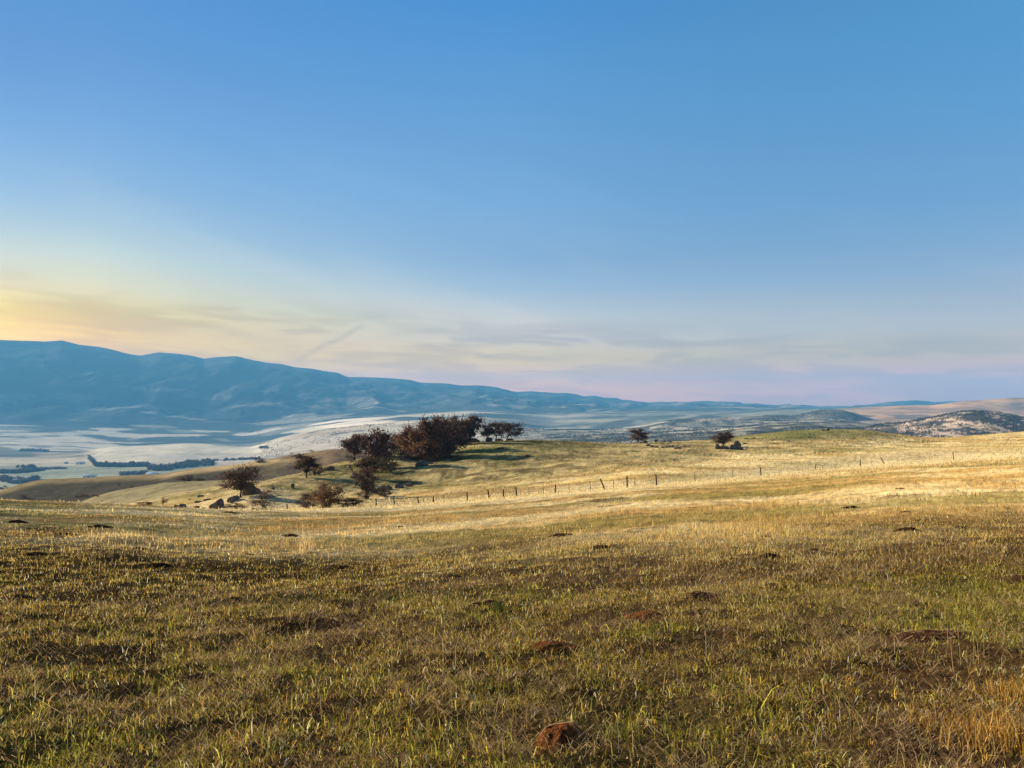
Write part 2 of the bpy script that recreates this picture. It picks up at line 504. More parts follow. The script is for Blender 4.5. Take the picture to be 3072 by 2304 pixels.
GZ = np.zeros((NR, NC))
for r in range(NR):
    if grid_z[r] is None:
        # inside 25 m the slope depends on x only weakly; blends into the first station
        Yr = GY[r]
        a = near_base(GX[r], Yr)
        bz = -f_s(PX) * Yr
        w = smooth(12, 25, Yr)
        GZ[r] = a * (1 - w) + bz * w
    else:
        GZ[r] = grid_z[r]
    Yr = GY[r]
    GZ[r] += near_noise(GX[r], Yr) * (Yr < 600)
    k = band_id[r]
    if k >= 3:
        env = math.sin(math.pi * band_t[r])
        if k >= 4 and k < 9:
            GZ[r] += (fbm(GX[r] / 22, Yr / 22, 4, 70) - 0.5) * 2.4 * env + (fbm(GX[r] / 60, Yr / 34, 3, 78) - 0.5) * 3.0 * env * (k < 6) + (fbm(GX[r] / 4.5, Yr / 4.5, 3, 79) - 0.5) * 0.7 * env
        elif k == 3:
            GZ[r] += (fbm(GX[r] / 16, Yr / 12, 4, 71) - 0.5) * 1.7 * env + (fbm(GX[r] / 3.2, Yr / 2.4, 3, 76) - 0.5) * 0.5 * min(1, env * 2)
        elif k < 12:
            amp = 34.0 * (0.5 + smooth(560, 700, PX)) * smooth(300, 620, PX) * (1 - 0.75 * smooth(855, 875, PX) * (k < 11)) + 9 * smooth(60, 120, PX) * smooth(560, 480, PX)
            GZ[r] += (fbm(GX[r] / 260, Yr / 260, 4, 72) - 0.5) * amp * env
        elif k < 15:
            amp = 34 + 60 * smooth(480, 620, PX) * (1 - smooth(820, 860, PX)) + 30 * smooth(850, 900, PX)
            GZ[r] += (fbm(GX[r] / 500, Yr / 500, 4, 73) - 0.5) * amp * env
        elif k == 15:
            q = fbm(GX[r] / 900, Yr / 1100, 5, 74)
            ridge = 1 - np.abs(2 * q - 1)
            GZ[r] += ((ridge - 0.75) * 170 + (fbm(GX[r] / 240, Yr / 300, 5, 75) - 0.5) * 85) * env * (1 - 0.25 * band_t[r])


# lookup table of the finished surface
U0, U1, NU = math.log(13 - 9.0 + 0.0), math.log(6500 + 13.0), 1700
us = np.linspace(U0, U1, NU)
Ys = np.exp(us) - 13.0
TAB = np.empty((NU, NC))
for c in range(NC):
    TAB[:, c] = np.interp(Ys, GY[:, c], GZ[:, c])


def H(x, Y):
    x = np.asarray(x, float); Y = np.asarray(Y, float)
    tx = x / np.where(Y < 25, gwid(Y), np.maximum(Y, 1))
    ci = np.interp(tx, cols_tx, np.arange(NC))
    ui = np.clip((np.log(np.maximum(Y, -8.9) + 13.0) - U0) / (U1 - U0) * (NU - 1), 0, NU - 1.001)
    c0 = np.clip(np.floor(ci).astype(int), 0, NC - 2); fc = ci - c0
    u0 = np.floor(ui).astype(int); fu = ui - u0
    return (TAB[u0, c0] * (1 - fc) + TAB[u0, c0 + 1] * fc) * (1 - fu) + (TAB[u0 + 1, c0] * (1 - fc) + TAB[u0 + 1, c0 + 1] * fc) * fu


def at(px, py, ylo, yhi):
    """World point where the sight line through (px, py) meets the ground between two distances; else the crest in that range."""
    Y = np.geomspace(ylo, yhi, 1500)
    tx = float(tx_of(px, py)); tz = float(tz_of(py))
    x = tx * Y
    h = H(x, Y)
    below = (EYE + tz * Y) <= h
    if below.any():
        i = int(np.argmax(below))
    else:
        i = int(np.argmax((h - EYE) / Y))
    return np.array([x[i], Y[i], h[i]])


# ------------------------------------------------------------------ ground colours (albedo, with some shade painted in)
def lerp(a, b, t):
    t = np.asarray(t, float)[..., None]
    return np.asarray(a) * (1 - t) + np.asarray(b) * t


def lerp_arr(c, d, t):
    t = np.asarray(t)[..., None]
    return c * (1 - t) + d * t


C_SOIL = np.array((0.026, 0.015, 0.008)); C_LIT = np.array((0.085, 0.056, 0.024)); C_STRAW = np.array((0.62, 0.47, 0.215))
C_GREEN = np.array((0.060, 0.070, 0.014)); C_OLIVE = np.array((0.17, 0.15, 0.055)); C_BROWN = np.array((0.17, 0.115, 0.06))
C_PALE = np.array((0.62, 0.50, 0.36))


def straw_tone(x, Y):
    a = fbm(x / (2.0 + Y * 0.09), Y / (1.1 + Y * 0.045), 4, 301)
    b = fbm(x / 26.0, Y / 9.0, 3, 302)
    c = fbm(x / 3.0, Y / 1.4, 3, 303)
    t = a * 0.5 + b * 0.5
    col = lerp((0.40, 0.265, 0.095), (0.60, 0.475, 0.24), smooth(0.40, 0.60, t))
    col = lerp_arr(col, np.array((0.235, 0.195, 0.060)), smooth(0.52, 0.64, fbm(x / 15.0, Y / 5.0, 3, 304)) * 0.75)
    col = lerp_arr(col, np.array((0.10, 0.068, 0.032)), smooth(0.66, 0.72, c * 0.6 + a * 0.4) * 0.7)
    # the run of tall pale grass along the fence
    px = 512 + F * x / np.maximum(Y, 2)
    e = Y / np.interp(px, [0, 256, 400, 512, 640, 1024], [84, 90, 100, 97, 92, 200])
    col = lerp_arr(col, np.array((0.66, 0.54, 0.30)), np.exp(-((e - 0.93) / 0.17) ** 2) * smooth(150, 260, px) * 0.8)
    return col


def field_props(x, Y):
    """gold, green, bare: shares of dry gold grass, fresh green and bare soil in the near meadow."""
    Yc = np.maximum(Y, 1.5)
    px = 512 + F * x / Yc
    n1 = fbm(x / 1.6, Y / 1.1, 4, 101); n2 = fbm(x / 6.0, Y / 4.0, 3, 102); n3 = fbm(x / 0.7, Y / 0.45, 3, 103)
    start = np.interp(px, [0, 250, 560, 700, 1024], [20, 17, 13, 10, 14])
    gold = smooth(0.50, 1.9, Yc / start * (0.45 + 1.1 * n2))
    green = smooth(0.52, 0.68, 0.6 * n1 + 0.4 * n2) * 0.7

    def blob(px0, Y0, rx, ry):
        return np.exp(-((px - px0) / rx) ** 2 - ((np.log(Yc / Y0)) / ry) ** 2)
    green = green + 0.8 * blob(40, 4.6, 130, 0.28) + 0.7 * blob(960, 8.6, 140, 0.22) + 0.3 * blob(520, 4.4, 220, 0.3) + 0.4 * blob(700, 4.4, 120, .3)
    green = np.clip(green * (1 - 0.75 * gold), 0, 1)
    bare = smooth(0.60, 0.72, n3 * 0.5 + fbm(x / 2.2, Y / 0.9, 3, 104) * 0.5)
    bare = bare + 1.0 * blob(935, 6.1, 90, 0.12) + 0.6 * blob(210, 6.2, 70, .05) + 0.6 * blob(300, 9.0, 110, .05) + 0.7 * blob(700, 7.2, 110, .06) + 0.6 * blob(500, 7.4, 70, .04) + 0.7 * blob(640, 4.3, 90, .07) + 0.8 * blob(900, 4.6, 110, .10) + 0.9 * blob(975, 3.9, 90, .25)
    bare = np.clip(bare * (1 - 0.5 * gold), 0, 1)
    return gold, green, bare


def ground_colors(x, Y, z):
    gold, green, bare = field_props(x, Y)
    c = lerp(C_SOIL, C_LIT, np.clip(0.35 + 0.3 * smooth(4, 30, Y), 0, 1))
    c = c * (1 - green[..., None] * 0.4) + C_GREEN * green[..., None] * 0.4
    c = c * (1 - bare[..., None] * 0.5) + np.array((0.022, 0.011, 0.007)) * bare[..., None] * 0.5
    g = gold * smooth(6, 30, Y)
    c = c * (1 - g[..., None]) + straw_tone(x, Y) * 0.92 * g[..., None]
    return c


def hill_colors(x, Y, z, py, px):
    n = fbm(x / 14, Y / 10, 4, 120); m = fbm(x / 45, Y / 35, 3, 121); n5 = fbm(x / 5, Y / 3, 3, 122)
    c = lerp((0.40, 0.32, 0.15), (0.17, 0.155, 0.060), smooth(0.38, 0.58, n * 0.6 + m * 0.4))
    spot = smooth(0.56, 0.66, fbm(x / 1.7, Y / 2.4, 3, 126) * 0.6 + fbm(x / 12, Y / 9, 2, 127) * 0.4)
    c = lerp_arr(c, np.array((0.075, 0.060, 0.028)), spot * 0.7)
    lite = smooth(0.55, 0.68, fbm(x / 2.2, Y / 2.8, 3, 128))
    c = lerp_arr(c, np.array((0.50, 0.40, 0.20)), lite * 0.45)
    brown = smooth(0.54, 0.62, n5 * 0.5 + fbm(x / 16, Y / 5, 3, 123) * 0.5)
    c = lerp_arr(c, np.array((0.10, 0.072, 0.038)), brown * 0.6)
    # greener round hill to the right; grove's cast shadow painted green on the flank
    gr = np.exp(-((px - 800) / 75) ** 2) * smooth(447, 441, py) * (Y > 230) + 0.8 * np.exp(-((px - 500) / 60) ** 2) * np.exp(-((py - 452) / 6) ** 2)
    c = lerp_arr(c, np.array((0.155, 0.165, 0.055)), np.clip(gr, 0, 1) * 0.75)
    # straw tone close to the fence and along the right
    st = smooth(30, 0, py - 0 * px - np.interp(px, [250, 400, 512, 640, 768, 1024], [470, 482, 474, 462, 449, 430]) - 0) * 0
    st2 = smooth(-14, 6, py - np.interp(px, [250, 400, 512, 640, 768, 1024], [505, 497, 489, 470, 452, 428]))
    c = c * 0.84
    c = lerp_arr(c, straw_tone(x, Y), st2 * 0.9)
    c = lerp_arr(c, np.array((0.52, 0.42, 0.24)), smooth(330, 250, px) * smooth(0.36, 0.55, fbm(x / 18, Y / 9, 3, 125)) * 0.7)
    return c


def foothill_colors(x, Y, py, px):
    n = fbm(x / 30, Y / 30, 4, 130); m = fbm(x / 110, Y / 90, 3, 131)
    c = lerp((0.30, 0.24, 0.14), (0.22, 0.18, 0.10), smooth(0.4, 0.62, n))
    return c, n, m


GPY = py_of((GZ - EYE) / np.maximum(GY, 1.0))
GPX = np.broadcast_to(PX[None, :], GY.shape)
GC = np.zeros((NR, NC, 3))
for r in range(NR):
    k = band_id[r]; x = GX[r]; Y = GY[r]; z = GZ[r]; py = GPY[r]; px = PX
    if k < 2:
        c = ground_colors(x, Y, z)
    elif k in (2, 3, 4):
        a = ground_colors(x, Y, z); b = hill_colors(x, Y, z, py, px)
        w = 1.0 if k == 4 else (band_t[r] if k == 2 else 1.0)
        w = np.full(NC, w)
        c = a * (1 - w[:, None]) + b * w[:, None]
    elif k < 9:
        n = fbm(x / 30, Y / 26, 4, 130); m = fbm(x / 120, Y / 60, 3, 131)
        c = lerp((0.46, 0.37, 0.21), (0.28, 0.235, 0.13), smooth(0.4, 0.62, n))
        if k in (5, 6):
            # nearer ridge: paler crest, grey green belly
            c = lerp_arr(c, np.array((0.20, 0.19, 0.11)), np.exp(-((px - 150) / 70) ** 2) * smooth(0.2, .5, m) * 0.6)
        else:
            # farther ridge: darker over its lower face, brown crest
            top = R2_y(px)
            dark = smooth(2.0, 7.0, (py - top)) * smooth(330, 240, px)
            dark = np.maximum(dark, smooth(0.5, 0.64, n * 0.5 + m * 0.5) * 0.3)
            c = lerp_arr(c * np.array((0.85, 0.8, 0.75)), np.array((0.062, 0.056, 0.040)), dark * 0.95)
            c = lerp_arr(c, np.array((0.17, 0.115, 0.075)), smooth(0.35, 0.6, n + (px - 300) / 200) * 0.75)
    elif k < 13:
        Yw = Y + 420 * (fbm(x / 700, Y / 900, 3, 171) - 0.5); xw = x + 300 * (fbm(x / 500, Y / 500, 3, 172) - 0.5)
        n = fbm(xw / 180, Yw / 140, 4, 140); m = fbm(xw / 600, Yw / 300, 4, 141); s = fbm(xw / 420, Yw / 120, 4, 142)
        fine = fbm(x / 30, Y / 90, 4, 147)
        right = smooth(500, 580, px)
        c = lerp((0.66, 0.54, 0.38), (0.36, 0.32, 0.23), smooth(0.40, 0.6, s * 0.5 + m * 0.5))
        flo = smooth(345, 260, px) * smooth(463, 467, py)
        c = lerp_arr(c, np.array((0.42, 0.43, 0.29)), flo * 0.9)
        # dark pasture, cream strips and stubble hill, left to right
        dk = smooth(102, 88, px) * smooth(446, 448, py) * smooth(459, 456.5, py) * (1 - smooth(30, 45, px) * smooth(452, 453.5, py))
        c = lerp_arr(c, np.array((0.12, 0.13, 0.11)), dk * 0.85)
        cr = smooth(105, 85, px) * smooth(456.5, 458.5, py) * smooth(466, 464.5, py)
        c = lerp_arr(c, np.array((0.80, 0.68, 0.48)), cr * (0.6 + 0.4 * s))
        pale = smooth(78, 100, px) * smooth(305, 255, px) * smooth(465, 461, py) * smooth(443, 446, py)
        shade = smooth(135, 190, px) * smooth(452, 457, py + (s - 0.5) * 12)  # stubble hill's shaded lower right, put into the colour
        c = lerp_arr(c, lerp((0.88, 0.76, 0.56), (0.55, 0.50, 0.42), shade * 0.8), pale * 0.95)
        pale2 = smooth(0.38, 0.50, s * 0.6 + n * 0.4) * smooth(205, 250, px) * smooth(560, 440, px) * smooth(455, 448, py)
        c = lerp_arr(c, np.array((0.84, 0.73, 0.56)), pale2 * 0.85)
        seam = np.exp(-((py - (446 - (px - 240) * 0.125)) / 0.9) ** 2) * smooth(240, 250, px) * smooth(400, 360, px)
        c = lerp_arr(c, np.array((0.16, 0.15, 0.13)), seam * smooth(0.4, 0.6, fine) * 0.9)
        sage = smooth(0.50, 0.58, n * 0.5 + fbm(x / 500, Y / 60, 3, 144) * 0.5) * (1 - pale)
        c = lerp_arr(c, np.array((0.11, 0.115, 0.095)), sage * (0.25 + 0.5 * right))
        speck = smooth(0.50, 0.60, fine) * (right * 0.75 + 0.15) * smooth(880, 850, px) * smooth(0.35, 0.6, m + 0.05)
        c = lerp_arr(c, np.array((0.075, 0.08, 0.07)), speck)
        if k in (9, 10, 11):
            # scrub-mottled shoulder on the far right with a bare pale notch
            on = smooth(862, 872, px) * (1.0 if k < 11 else smooth(0.25, 0.0, band_t[r]))
            c = lerp_arr(c, np.array((0.70, 0.53, 0.38)), on)
            sh = smooth(0.455, 0.495, fbm(x / 16, Y / 60, 5, 145) * 0.6 + fbm(x / 70, Y / 160, 3, 149) * 0.4) * on
            sh = np.maximum(sh, smooth(0.40, 0.50, fbm(x / 15, Y / 45, 4, 148)) * on * smooth(898, 890, px) * 0.9)
            notch = np.exp(-((px - 905 + (py - 424) * 0.6) / 6) ** 2) * 0.8 + smooth(960, 925, px) * smooth(897, 903, px) * np.exp(-((py - S11_y(px) - 1) / 2.2) ** 2)
            c = lerp_arr(c, np.array((0.060, 0.062, 0.058)), np.clip(sh * (1 - notch), 0, 1) * 0.92)
        if k >= 11:
            tn = smooth(846, 870, px)
            c = lerp_arr(c, lerp((0.52, 0.335, 0.19), (0.20, 0.15, 0.115), smooth(0.44, 0.58, fbm(x / 120, Y / 200, 4, 155))), tn * (1.0 if k == 12 else 0.8 * (band_t[r] > 0.3)))
            dome = np.exp(-((px - 828) / 22) ** 2) * smooth(419, 412, py) + np.exp(-((px - 775) / 40) ** 2) * smooth(422, 418, py)
            c = lerp_arr(c, np.array((0.10, 0.10, 0.09)), np.clip(dome, 0, 1) * 0.85)
    elif k < 15:
        Yw = Y + 1100 * (fbm(x / 900, Y / 1500, 3, 173) - 0.5); xw = x + 500 * (fbm(x / 600, Y / 600, 3, 174) - 0.5)
        n = fbm(xw / 400, Yw / 260, 4, 150); s = fbm(xw / 650, Yw / 260, 5, 151)
        c = lerp((0.22, 0.21, 0.16), (0.08, 0.085, 0.07), smooth(0.40, 0.60, n))
        c = lerp_arr(c, np.array((0.82, 0.70, 0.52)), smooth(0.54, 0.62, s) * smooth(700, 400, px) * 0.6)
        cr = smooth(300, 325, px) * smooth(400, 375, px) * smooth(429, 426, py) * smooth(411, 415, py) * smooth(0.40, 0.5, fbm(x / 500, Y / 130, 3, 153))
        c = lerp_arr(c, np.array((0.88, 0.74, 0.58)), cr * 0.9)
        tan = smooth(832, 858, px)
        c = lerp_arr(c, lerp((0.36, 0.215, 0.115), (0.19, 0.125, 0.075), smooth(0.42, 0.60, n * 0.5 + fbm(x / 160, Y / 260, 4, 152) * 0.5)), tan)
    else:
        n = fbm(x / 700, Y / 500, 5, 160); s = fbm(x / 600, Y / 130, 4, 161)
        c = lerp((0.030, 0.038, 0.036), (0.060, 0.064, 0.055), smooth(0.40, 0.60, n))
        st = smooth(0.60, 0.66, s) * smooth(0.70, 0.1, band_t[r])
        c = lerp_arr(c, np.array((0.30, 0.26, 0.20)), st * 0.7)
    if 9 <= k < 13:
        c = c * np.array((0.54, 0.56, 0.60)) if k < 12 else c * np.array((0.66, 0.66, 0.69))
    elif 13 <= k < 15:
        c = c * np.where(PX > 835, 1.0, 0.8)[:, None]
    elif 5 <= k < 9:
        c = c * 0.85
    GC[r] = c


def band_mesh(name, kinds, mat, cat=None):
    rows = np.where(np.isin(band_id, kinds))[0]
    r0, r1 = rows[0], min(rows[-1] + 1, NR - 1)
    v = np.stack([GX[r0:r1 + 1], GY[r0:r1 + 1], GZ[r0:r1 + 1]], -1).reshape(-1, 3)
    c = GC[r0:r1 + 1].reshape(-1, 3)
    n = r1 - r0 + 1
    idx = np.arange(n * NC).reshape(n, NC)
    f = np.stack([idx[:-1, :-1], idx[:-1, 1:], idx[1:, 1:], idx[1:, :-1]], -1).reshape(-1, 4)
    o = mesh_obj(name, v, f, mat, c, smooth_shade=True)
    o['kind'] = 'structure'
    return o


band_mesh('ground', [-1, 0, 1, 2], M_SOIL)
band_mesh('hill', [3, 4], M_HILL)
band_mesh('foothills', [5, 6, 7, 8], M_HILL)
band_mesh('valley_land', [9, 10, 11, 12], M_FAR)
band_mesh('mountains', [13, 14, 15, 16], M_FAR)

# ------------------------------------------------------------------ grass
def blades(x, Y, length, width, lean, leandir, curl, cols, sink=0.01):
    """Bent blades: base pair, middle pair, tip. Arrays of equal length n."""
    n = len(x)
    z = H(x, Y) - sink
    base = np.stack([x, Y, z], -1)
    fac = rng.uniform(0, 2 * np.pi, n)
    wd = np.stack([np.cos(fac), np.sin(fac) * 0.6, np.zeros(n)], -1) * (width / 2)[:, None]
    d = np.stack([np.cos(leandir), np.sin(leandir), np.zeros(n)], -1)
    up = np.zeros((n, 3)); up[:, 2] = 1
    mid = base + (up * np.cos(lean * 0.6)[:, None] + d * np.sin(lean * 0.6)[:, None]) * (length * 0.55)[:, None]
    l2 = lean + curl
    tip = mid + (up * np.cos(l2)[:, None] + d * np.sin(l2)[:, None]) * (length * 0.45)[:, None]
    v = np.stack([base - wd, base + wd, mid + wd * 0.8, mid - wd * 0.8, tip], 1).reshape(-1, 3)
    i = np.arange(n)[:, None] * 5
    quads = i + np.array([[0, 1, 2, 3]])
    tris = i + np.array([[3, 2, 4]])
    c = np.repeat(cols, 5, axis=0)
    return v, quads, tris, c


def tri_blades(x, Y, length, width, lean, leandir, cols, sink=0.02):
    n = len(x)
    z = H(x, Y) - sink
    base = np.stack([x, Y, z], -1)
    fa = rng.uniform(-1.3, 1.3, n)
    wd = np.stack([np.cos(fa) , np.sin(fa), np.zeros(n)], -1) * (width / 2)[:, None]
    tip = base + np.stack([np.cos(leandir) * np.sin(lean), np.sin(leandir) * np.sin(lean), np.cos(lean)], -1) * length[:, None]
    v = np.stack([base - wd, base + wd, tip], 1).reshape(-1, 3)
    f = np.arange(n * 3).reshape(n, 3)
    return v, f, np.repeat(cols, 3, axis=0)


def scatter(n, y0, y1, power=0.0, margin=1.05, side=3.6):
    """Points between two distances across the view and some metres beyond either side; areal density falls as Y**-power."""
    Yt = np.geomspace(max(y0, 0.3), y1, 4000)
    half_t = 0.6929 * Yt * margin + side
    pdf = half_t * np.maximum(Yt, 2.6) ** (-power)
    cdf = np.concatenate([[0], np.cumsum(0.5 * (pdf[1:] + pdf[:-1]) * np.diff(Yt))])
    Y = np.interp(rng.random(n) * cdf[-1], cdf, Yt)
    half = 0.6929 * Y * margin + side
    x = rng.uniform(-1, 1, n) * half
    return x, Y


def pick(cols_list, probs):
    """choose colour row per blade; probs (n,k)."""
    p = probs / probs.sum(1, keepdims=True)
    u = rng.random(len(p))[:, None]
    k = (u > np.cumsum(p, 1)).sum(1).clip(0, len(cols_list) - 1)
    c = np.asarray(cols_list)[k]
    return np.clip(c * np.exp(rng.normal(0.06, 0.50, (len(p), 1))), 0, 0.85) * rng.uniform(0.94, 1.06, (len(p), 3)), k


PAL = [(0.68, 0.49, 0.19), (0.44, 0.25, 0.06), (0.350, 0.270, 0.045), (0.190, 0.185, 0.028), (0.085, 0.046, 0.020), (0.74, 0.60, 0.38)]


def blade_cols(x, Y):
    gold, green, bare = field_props(x, Y)
    pr = np.stack([0.26 + 1.8 * gold, 0.20 + 0.8 * gold, 0.75 * (1 - gold) + 0.05, 0.12 + 1.3 * green, 0.75 * (1 - gold) + 0.03, 0.10 + 0.10 * bare], 1)
    c, k = pick(PAL, pr)
    far = smooth(12, 32, Y) * np.clip(gold * 1.3, 0, 1)
    c = lerp_arr(c, np.clip(straw_tone(x, Y) * rng.uniform(0.8, 1.6, (len(x), 1)), 0, .85), far * 0.85)
    return c, k, gold, green, bare


def grass_mesh(name, parts, label=None):
    vs, qs, ts, cs = [], [], [], []
    off = 0
    for p in parts:
        if len(p) == 4:
            v, q, t, c = p
            qs.append(q + off); ts.append(t + off)
        else:
            v, t, c = p
            ts.append(t + off)
        vs.append(v); cs.append(c); off += len(v)
    faces = []
    if qs: faces.append(np.concatenate(qs))
    faces.append(np.concatenate(ts))
    o = mesh_obj(name, np.concatenate(vs), faces, M_GRASS, np.concatenate(cs))
    tag(o, label, 'grass', kind='stuff')
    return o


def tuft_filter(x, Y, scale, keep, seed):
    return rng.random(len(x)) < keep(fbm(x / scale, Y / scale, 3, seed))


# A: short cropped grass close by
x, Y = scatter(640000, 0.9, 10.5, 0.75)
n_ = fbm(x / 0.13, Y / 0.13, 2, 201)
gold, green, bare = field_props(x, Y)
k_ = rng.random(len(x)) < (0.08 + 1.35 * smooth(0.42, 0.60, n_ * 0.55 + fbm(x / 0.45, Y / 0.4, 2, 207) * 0.45)) * (1 - 0.95 * bare)
x, Y = x[k_], Y[k_]
c, kk, gold, green, bare = blade_cols(x, Y)
n = len(x)
ln = rng.gamma(4, 0.0145, n) * (1 + 0.5 * (kk == 3)) * (1 + 0.4 * gold)
A1 = blades(x, Y, ln, rng.uniform(0.0026, 0.0075, n) * (1 + 0.5 * (kk == 3)), rng.uniform(0.05, 1.25, n), rng.uniform(0, 6.283, n), rng.uniform(0.1, 1.4, n), c)
# straw lying flat
x, Y = scatter(250000, 0.9, 12.0, 0.8)
k_ = rng.random(len(x)) < 0.22 + 1.1 * smooth(0.50, 0.62, fbm(x / 0.8, Y / 0.6, 3, 211))
x, Y = x[k_], Y[k_]
n = len(x)
gold, green, bare = field_props(x, Y)
cl = lerp((0.82, 0.63, 0.34), (0.24, 0.13, 0.045), rng.random(n) ** 0.8) * rng.uniform(0.5, 1.1, (n, 1))
A2 = blades(x, Y, rng.gamma(3, 0.034, n), rng.uniform(0.0020, 0.0046, n), rng.uniform(1.25, 1.55, n), rng.uniform(0, 6.283, n), rng.uniform(-0.1, 0.25, n), cl, sink=-0.012)
grass_mesh('short_grass', [A1, A2], 'short grazed grass and straw litter covering the near meadow')

# B: 9 to 28 m
x, Y = scatter(520000, 9.5, 32, 0.9, side=5)
n_ = fbm(x / 0.35, Y / 0.3, 3, 202)
gold, green, bare = field_props(x, Y)
k_ = rng.random(len(x)) < (0.25 + smooth(0.45, 0.6, n_)) * (1 - 0.92 * bare) * (1 - 0.92 * smooth(11, 30, Y))
x, Y = x[k_], Y[k_]
c, kk, gold, green, bare = blade_cols(x, Y)
n = len(x)
ln = rng.gamma(5, 0.0115, n) * (1 + 1.6 * gold * smooth(0.52, 0.66, fbm(x / 2, Y / 2, 2, 203)))
B1 = blades(x, Y, ln, rng.uniform(0.005, 0.011, n), rng.uniform(0.05, 1.15, n), rng.uniform(0, 6.283, n), rng.uniform(0.0, 1.2, n), c)
grass_mesh('meadow_grass', [B1], 'olive and gold grass of the middle meadow')

# C: 28 to 100 m (gold)
x, Y = scatter(500000, 17, 200, 1.15, side=8)
n_ = fbm(x / 1.6, Y / 1.0, 3, 204)
px_ = 512 + F * x / Y
lim = np.interp(px_, [0, 256, 400, 512, 640, 1024], [84, 90, 100, 97, 92, 110])
k_ = (rng.random(len(x)) < (0.16 + 0.55 * smooth(0.45, 0.6, n_)) * smooth(13, 34, Y)) & (Y < np.where(px_ > 640, 200, lim * 1.05))
x, Y = x[k_], Y[k_]
c, kk, gold, green, bare = blade_cols(x, Y)
n = len(x)
tall = smooth(0.45, 0.62, fbm(x / 5, Y / 3, 3, 205))
edge = smooth(0.75, 0.95, Y / np.interp(512 + F * x / Y, [0, 256, 400, 512, 640, 1024], [84, 90, 100, 97, 92, 110]))
ln = rng.gamma(6, 0.0125, n) * (0.75 + 1.1 * smooth(0.55, 0.68, tall) * gold + 1.7 * edge)
C1 = tri_blades(x, Y, ln, rng.uniform(0.018, 0.045, n), rng.uniform(0, 1.0, n), rng.uniform(0, 6.283, n), c)
# D: over the fence and on the hill, out to the right-hand skyline
x, Y = scatter(320000, 88, 620, 1.05, side=15)
px_ = 512 + F * x / Y
py_ = py_of((H(x, Y) - EYE) / Y)
n_ = fbm(x / 5, Y / 4, 3, 206)
k_ = (rng.random(len(x)) < 0.30 + smooth(0.42, 0.6, n_)) & (Y < K_Y(px_) * 1.08)
x, Y, px_, py_ = x[k_], Y[k_], px_[k_], py_[k_]
n = len(x)
hc = hill_colors(x, Y, None, py_, px_)
mixc = rng.random(n)
c = np.clip(hc * np.exp(rng.normal(0.05, 0.45, (n, 1))), 0, .8)
c = lerp_arr(c, np.array((0.52, 0.41, 0.19)), (mixc < 0.25) * 0.5)
c = lerp_arr(c, np.array((0.12, 0.12, 0.03)), (mixc > 0.85) * 0.5)
ln = rng.gamma(6, 0.036, n) * (0.8 + 0.5 * smooth(.5, .7, n_[k_]))
D1 = tri_blades(x, Y, ln, rng.uniform(0.08, 0.2, n) * (0.5 + Y / 300), rng.uniform(0, 0.4, n), rng.uniform(0, 6.283, n), c, sink=0.05)
grass_mesh('dry_grass', [C1, D1], 'tall pale gold grass out to the fence and over the hill')

# ------------------------------------------------------------------ trees, bushes
def tube(points, radii, sides=5):
    P = np.asarray(points, float); n = len(P)
    vs = []; fs = []
    for i in range(n):
        t = P[min(i + 1, n - 1)] - P[max(i - 1, 0)]
        t /= (np.linalg.norm(t) + 1e-9)
        a = np.cross(t, (0.3, 0.9, 0.2)); a /= (np.linalg.norm(a) + 1e-9)
        b = np.cross(t, a)
        for j in range(sides):
            an = 2 * math.pi * j / sides
            vs.append(P[i] + (a * math.cos(an) + b * math.sin(an)) * radii[i])
    for i in range(n - 1):
        for j in range(sides):
            j2 = (j + 1) % sides
            fs.append((i * sides + j, i * sides + j2, (i + 1) * sides + j2, (i + 1) * sides + j))
    return np.array(vs), np.array(fs)


def join(parts):
    vs, fs, off = [], [], 0
    for v, f in parts:
        vs.append(v); fs.append(f + off); off += len(v)
    return np.concatenate(vs), np.concatenate(fs)


LEAFTONES = {
    'rust': [(0.190, 0.100, 0.050), (0.110, 0.060, 0.034), (0.25, 0.145, 0.065), (0.045, 0.032, 0.024)],
    'dark': [(0.042, 0.031, 0.025), (0.068, 0.046, 0.034), (0.028, 0.024, 0.020), (0.095, 0.062, 0.042)],
    'plum': [(0.085, 0.052, 0.042), (0.120, 0.073, 0.052), (0.038, 0.029, 0.026), (0.070, 0.045, 0.037)],
    'green': [(0.050, 0.054, 0.028), (0.080, 0.074, 0.040), (0.036, 0.036, 0.024), (0.095, 0.07, 0.042)],
    'sage': [(0.17, 0.18, 0.14), (0.13, 0.14, 0.11), (0.085, 0.095, 0.08), (0.19, 0.17, 0.13)],
}


